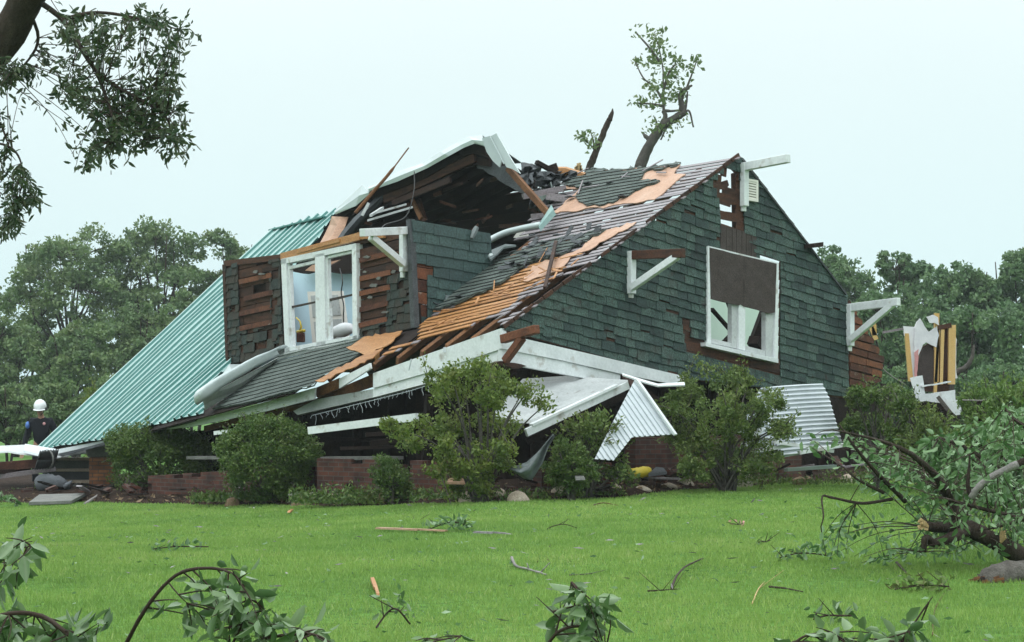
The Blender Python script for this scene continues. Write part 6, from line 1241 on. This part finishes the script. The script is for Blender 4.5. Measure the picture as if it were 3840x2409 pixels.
# torn grey cloth caught in the shrubs
mb = MB(); P = []
for j in range(6):
    k = j / 5; l = [(1192, 1098), (1215, 1097), (1240, 1088), (1262, 1068), (1282, 1045), (1302, 1022)][j]; r = [(1204, 1106), (1234, 1128), (1252, 1130), (1276, 1092), (1288, 1058), (1306, 1026)][j]
    P.append([W(l[0] + (r[0] - l[0]) * u, l[1] + (r[1] - l[1]) * u, 26.3 + .10 * math.sin(u * 7 + j) + .2 * k) for u in np.linspace(0, 1, 6)])
mb.grid(P); o = build('torn_cloth', mb, M['tarp'], None, base=W(1240, 1128, 26.3), smooth=True, solid=.006); setp(o, 'torn grey cloth caught between the tall shrub and the conical bush', 'cloth')
# litter on the mulch
C = []; n = 700; x = RNG.uniform(-9, 8, n); y = yedge(x) + .1 + np.abs(RNG.normal(0, .9, n)); Cc = np.stack([x, y, gz(x, y) + .10 * np.minimum(1, (y - yedge(x)) * .8) + .03], -1); d = rand_dirs(n) * np.array([1, 1, .25]); V, Fc = leaves(Cc, d, .05 + .10 * RNG.random(n), .25); o = build_np('litter', V, Fc, RNG.random(n), M['old_plank']); setp(o, 'bits of bark, leaves and splinters on the mulch bed', 'litter', kind='stuff')
n = 520; x = RNG.uniform(-7, 7, n); y = RNG.uniform(10, 30, n); ok = y < yedge(x) - .1; x, y = x[ok], y[ok]; n = len(x); Cc = np.stack([x, y, gz(x, y) + .035], -1); d = rand_dirs(n) * np.array([1, 1, .25]); V, Fc = leaves(Cc, d, .03 + .05 * RNG.random(n), .35); o = build_np('fallen_leaves', V, Fc, RNG.random(n), M['leaf_limb']); setp(o, 'small leaves and shreds scattered over the lawn', 'leaves', kind='stuff')

n = 420; x = RNG.uniform(-7, 7, n); y = RNG.uniform(10, 31, n); ok = y < yedge(x) - .1; x, y = x[ok], y[ok]; n = len(x); Cc = np.stack([x, y, gz(x, y) + .035], -1); d = rand_dirs(n) * np.array([1, 1, .15]); V, Fc = leaves(Cc, d, .04 + .10 * RNG.random(n) ** 3, .16); o = build_np('splinters', V, Fc, RNG.random(n), M['grey_board']); setp(o, 'small grey and tan wood splinters strewn over the lawn', 'splinters', kind='stuff')
n = 1500; x = RNG.uniform(-9, 9, n); y = yedge(x) + .05 + np.abs(RNG.normal(0, .8, n)); Cc = np.stack([x, y, gz(x, y) + .16 * np.minimum(1, (y - yedge(x)) * .55) + .04], -1); d = rand_dirs(n) * np.array([1, 1, .5]); V, Fc = leaves(Cc, d, .03 + .14 * RNG.random(n) ** 2, .4); o = build_np('rubble', V, Fc, RNG.random(n), M['brown_stone']); setp(o, 'small rubble, shards and leaf bits on the mulch bed along the house', 'rubble', kind='stuff')

for mt, n, lb in (('dark_plank', 60, 'broken dark boards strewn along the foot of the house'), ('brick', 45, 'loose broken bricks strewn along the foot of the porch walls'), ('grey_board', 30, 'grey splintered boards strewn along the foot of the house')):
    mb = MB()
    for k in range(n):
        x = random.uniform(-8.5, 7); y = float(yedge(x)) + random.uniform(.25, 2.2); z = float(gz(x, y)) + .16; a = random.uniform(0, 6.28)
        l = random.uniform(.15, .7) if mt != 'brick' else .2; p0 = V3(x, y, z + random.uniform(-.02, .06)); mb.beam(p0, p0 + V3(math.cos(a) * l, math.sin(a) * l, random.uniform(-.05, .14)), .10 if mt != 'brick' else .1, .025 if mt != 'brick' else .065, skew=.02)
    o = build('debris', mb, M[mt]); setp(o, lb, 'debris', kind='stuff')
    if mt == 'brick': add_box_uv(o)

# ---------------------------------------------------------------- wrecked wall at the right
DW = 43.0; wb = gp((2190 - CX) / F * DW, DW); wk = thing('wrecked_wall', wb, 'torn standing wall section with yellow lumber studs and white insulation at the right', 'wall'); WN = V3(0, -1, 0); WP = W(2190, 850, DW)
def WPP(q, off, th, m, name, par=wk, j=0): mb = MB(); PP(mb, jag(q, j, 1.0) if j else q, WP, WN, off, th); return build(name, mb, m, par)
def studs(qs, m, off=.05, th=.1):
    for q in qs: WPP(q, off, th, m, 'stud')
studs([[(2233, 766), (2250, 765), (2248, 905), (2232, 905)], [(2200, 737), (2211, 738), (2209, 900), (2199, 900)], [(2215, 776), (2223, 776), (2219, 905), (2212, 905)], [(2130, 785), (2139, 785), (2150, 898), (2139, 898)], [(2206, 775), (2212, 775), (2205, 925), (2198, 925)]], M['lumber'])
WPP([(2126, 768), (2152, 770), (2156, 898), (2146, 896), (2138, 800), (2128, 790)], .02, .05, M['insulation'], 'insulation', j=10)
ins = WPP([(2152, 772), (2158, 758), (2166, 750), (2176, 768), (2186, 782), (2205, 768), (2210, 790), (2204, 818), (2180, 806), (2172, 812), (2160, 840), (2154, 895), (2151, 895)], .06, .06, M['insulation'], 'insulation', j=8)
WPP([(2180, 746), (2196, 741), (2208, 748), (2210, 766), (2200, 760), (2188, 760)], .14, .04, M['insulation'], 'loose_flap', j=6)
WPP([(2152, 830), (2162, 822), (2160, 860), (2158, 896), (2152, 896)], .09, .02, M['pink_wool'], 'pink_lining', j=8)
WPP([(2158, 920), (2160, 850), (2170, 818), (2188, 806), (2206, 822), (2212, 776), (2234, 768), (2234, 925)], -.1, .1, M['old_plank'], 'dark_sheathing', j=10)
WPP([(2160, 900), (2162, 850), (2172, 822), (2186, 812), (2198, 824), (2200, 905)], -.02, .05, M['brown_panel'], 'arched_panel')
WPP([(2248, 790), (2252, 800), (2250, 870), (2254, 890), (2247, 892)], .02, .03, M['insulation'], 'torn_wrap', j=8)
mb = MB(); mb.beam(W(2077, 783, DW), W(2126, 774, DW), .04, .05); build('thin_batten', mb, M['grey_board'], wk)
mb = MB(); mb.beam(W(2206, 772, DW), W(2238, 766, DW), .12, .10); build('top_plate', mb, M['old_plank'], wk)
mb = MB(); mb.beam(W(2150, 960, DW - .1), W(2150, 1075, DW), .25, .6, up=(0, 1, 0)); mb.beam(W(2230, 960, DW - .1), W(2230, 1075, DW), .4, .6, up=(0, 1, 0)); mb.prism([W(2140, 930, DW - .3), W(2250, 930, DW - .3), W(2254, 975, DW - .3), W(2145, 975, DW - .3)], V3(0, 1.2, 0)); build('floor_platform', mb, M['dark_plank'], wk)
WW = 'white boards on the wrecked wall'
for i, (q, off, lb) in enumerate([([(2142, 890), (2171, 884), (2178, 932), (2158, 945)], .5, 'white square sheet propped against the left foot of the wrecked wall'), ([(2160, 930), (2248, 918), (2249, 944), (2232, 952), (2180, 944), (2166, 946)], .62, 'long white board lying across the foot of the wrecked wall'), ([(2226, 940), (2263, 942), (2262, 976), (2250, 978), (2228, 956)], .75, 'bright white sheet hanging off the right end of the wrecked wall'), ([(2168, 908), (2238, 897), (2239, 900), (2170, 912)], .55, 'thin white rail in front of the lumber studs')]):
    mb = MB(); PP(mb, jag(q, 14, .8), WP, WN, off, .04); o = build('white_board', mb, M['white_paint'], None, base=on_plane(q[2][0], q[2][1], WP, WN)); setp(o, lb, 'board', WW)
mb = MB(); mb.beam(W(2207, 934, DW - .9), W(2237, 972, DW - 1.0), .06, .08); o = build('leaning_board', mb, M['grey_bark'], None, base=W(2237, 972, DW - 1)); setp(o, 'dark edged board leaning on the white sheets', 'board')
mb = MB(); stub([(2230, 1080, 44.5), (2236, 920, 44.5), (2250, 880, 44.4), (2272, 866, 44.3), (2286, 845, 44.3), (2293, 812, 44.3)], [.09, .08, .07, .065, .05, .02], mb); o = build('curved_branch', mb, M['grey_bark'], None, base=gp(9.7, 44.5), smooth=True); setp(o, 'bare curved branch sticking up right of the wrecked wall', 'branch')
t = thing('fence_post', gp((2308 - CX) / F * 25.9, 25.9), 'dark wooden fence post standing among the bright green bushes', 'post'); mb = MB(); mb.beam(gp((2308 - CX) / F * 25.9, 25.9, -.2), W(2308, 944, 25.9), .09, .09, up=(0, 1, 0)); build('post', mb, M['dark_plank'], t, bevel=.01); mb = MB(); mb.tube([W(2265, 942, 25.9), W(2308, 943, 25.84), W(2345, 941, 25.9)], .008, 5); build('wire', mb, M['pale_bark'], t)
mb = MB(); mb.beam(W(1850, 1106, 29.6), W(1965, 1098, 30.2), .08, .05); o = build('grey_pipe', mb, M['silver_metal'], None, base=W(1900, 1104, 29.9)); setp(o, 'straight grey pipe lying on the mulch below the right corrugated sheet', 'pipe')
mb = MB()
for a, b in (((2050, 770), (2062, 800)), ((2056, 760), (2058, 790))): mb.beam(W(*a, 34.0), W(*b, 34.0), .03, .08)
o = build('splinter', mb, M['lumber'], None, base=W(2062, 800, 34)); setp(o, 'fresh yellow splinter sticking out beside the right knee brace', 'splinter')
mb = MB(); mb.tube(spline([W(2062, 845, 34), W(2080, 870, 36), W(2105, 890, 38), W(2130, 905, 40)]), .012, 5); o = build('utility_cable', mb, M['pale_bark'], None, base=W(2062, 845, 34)); setp(o, 'thin cable sagging from the house corner towards the wrecked wall', 'cable')
# ---------------------------------------------------------------- wet air between the house and the far trees
mb = MB(); mb.hexa([V3(-90, -12, -3.5), V3(90, -12, -3.5), V3(90, -12, 24), V3(-90, -12, 24)], [V3(-90, 170, -3.5), V3(90, 170, -3.5), V3(90, 170, 24), V3(-90, 170, 24)])
hz = bpy.data.materials.new('haze'); hz.use_nodes = True; t_ = hz.node_tree; t_.nodes.clear(); oo = N_(t_, 'ShaderNodeOutputMaterial'); pv = N_(t_, 'ShaderNodeVolumePrincipled'); pv.inputs['Color'].default_value = (.86, .95, .97, 1); pv.inputs['Density'].default_value = .0005; pv.inputs['Anisotropy'].default_value = .2; t_.links.new(pv.outputs[0], oo.inputs['Volume'])
o = build('haze', mb, hz); setp(o, 'thin rainy haze', 'haze', kind='stuff')
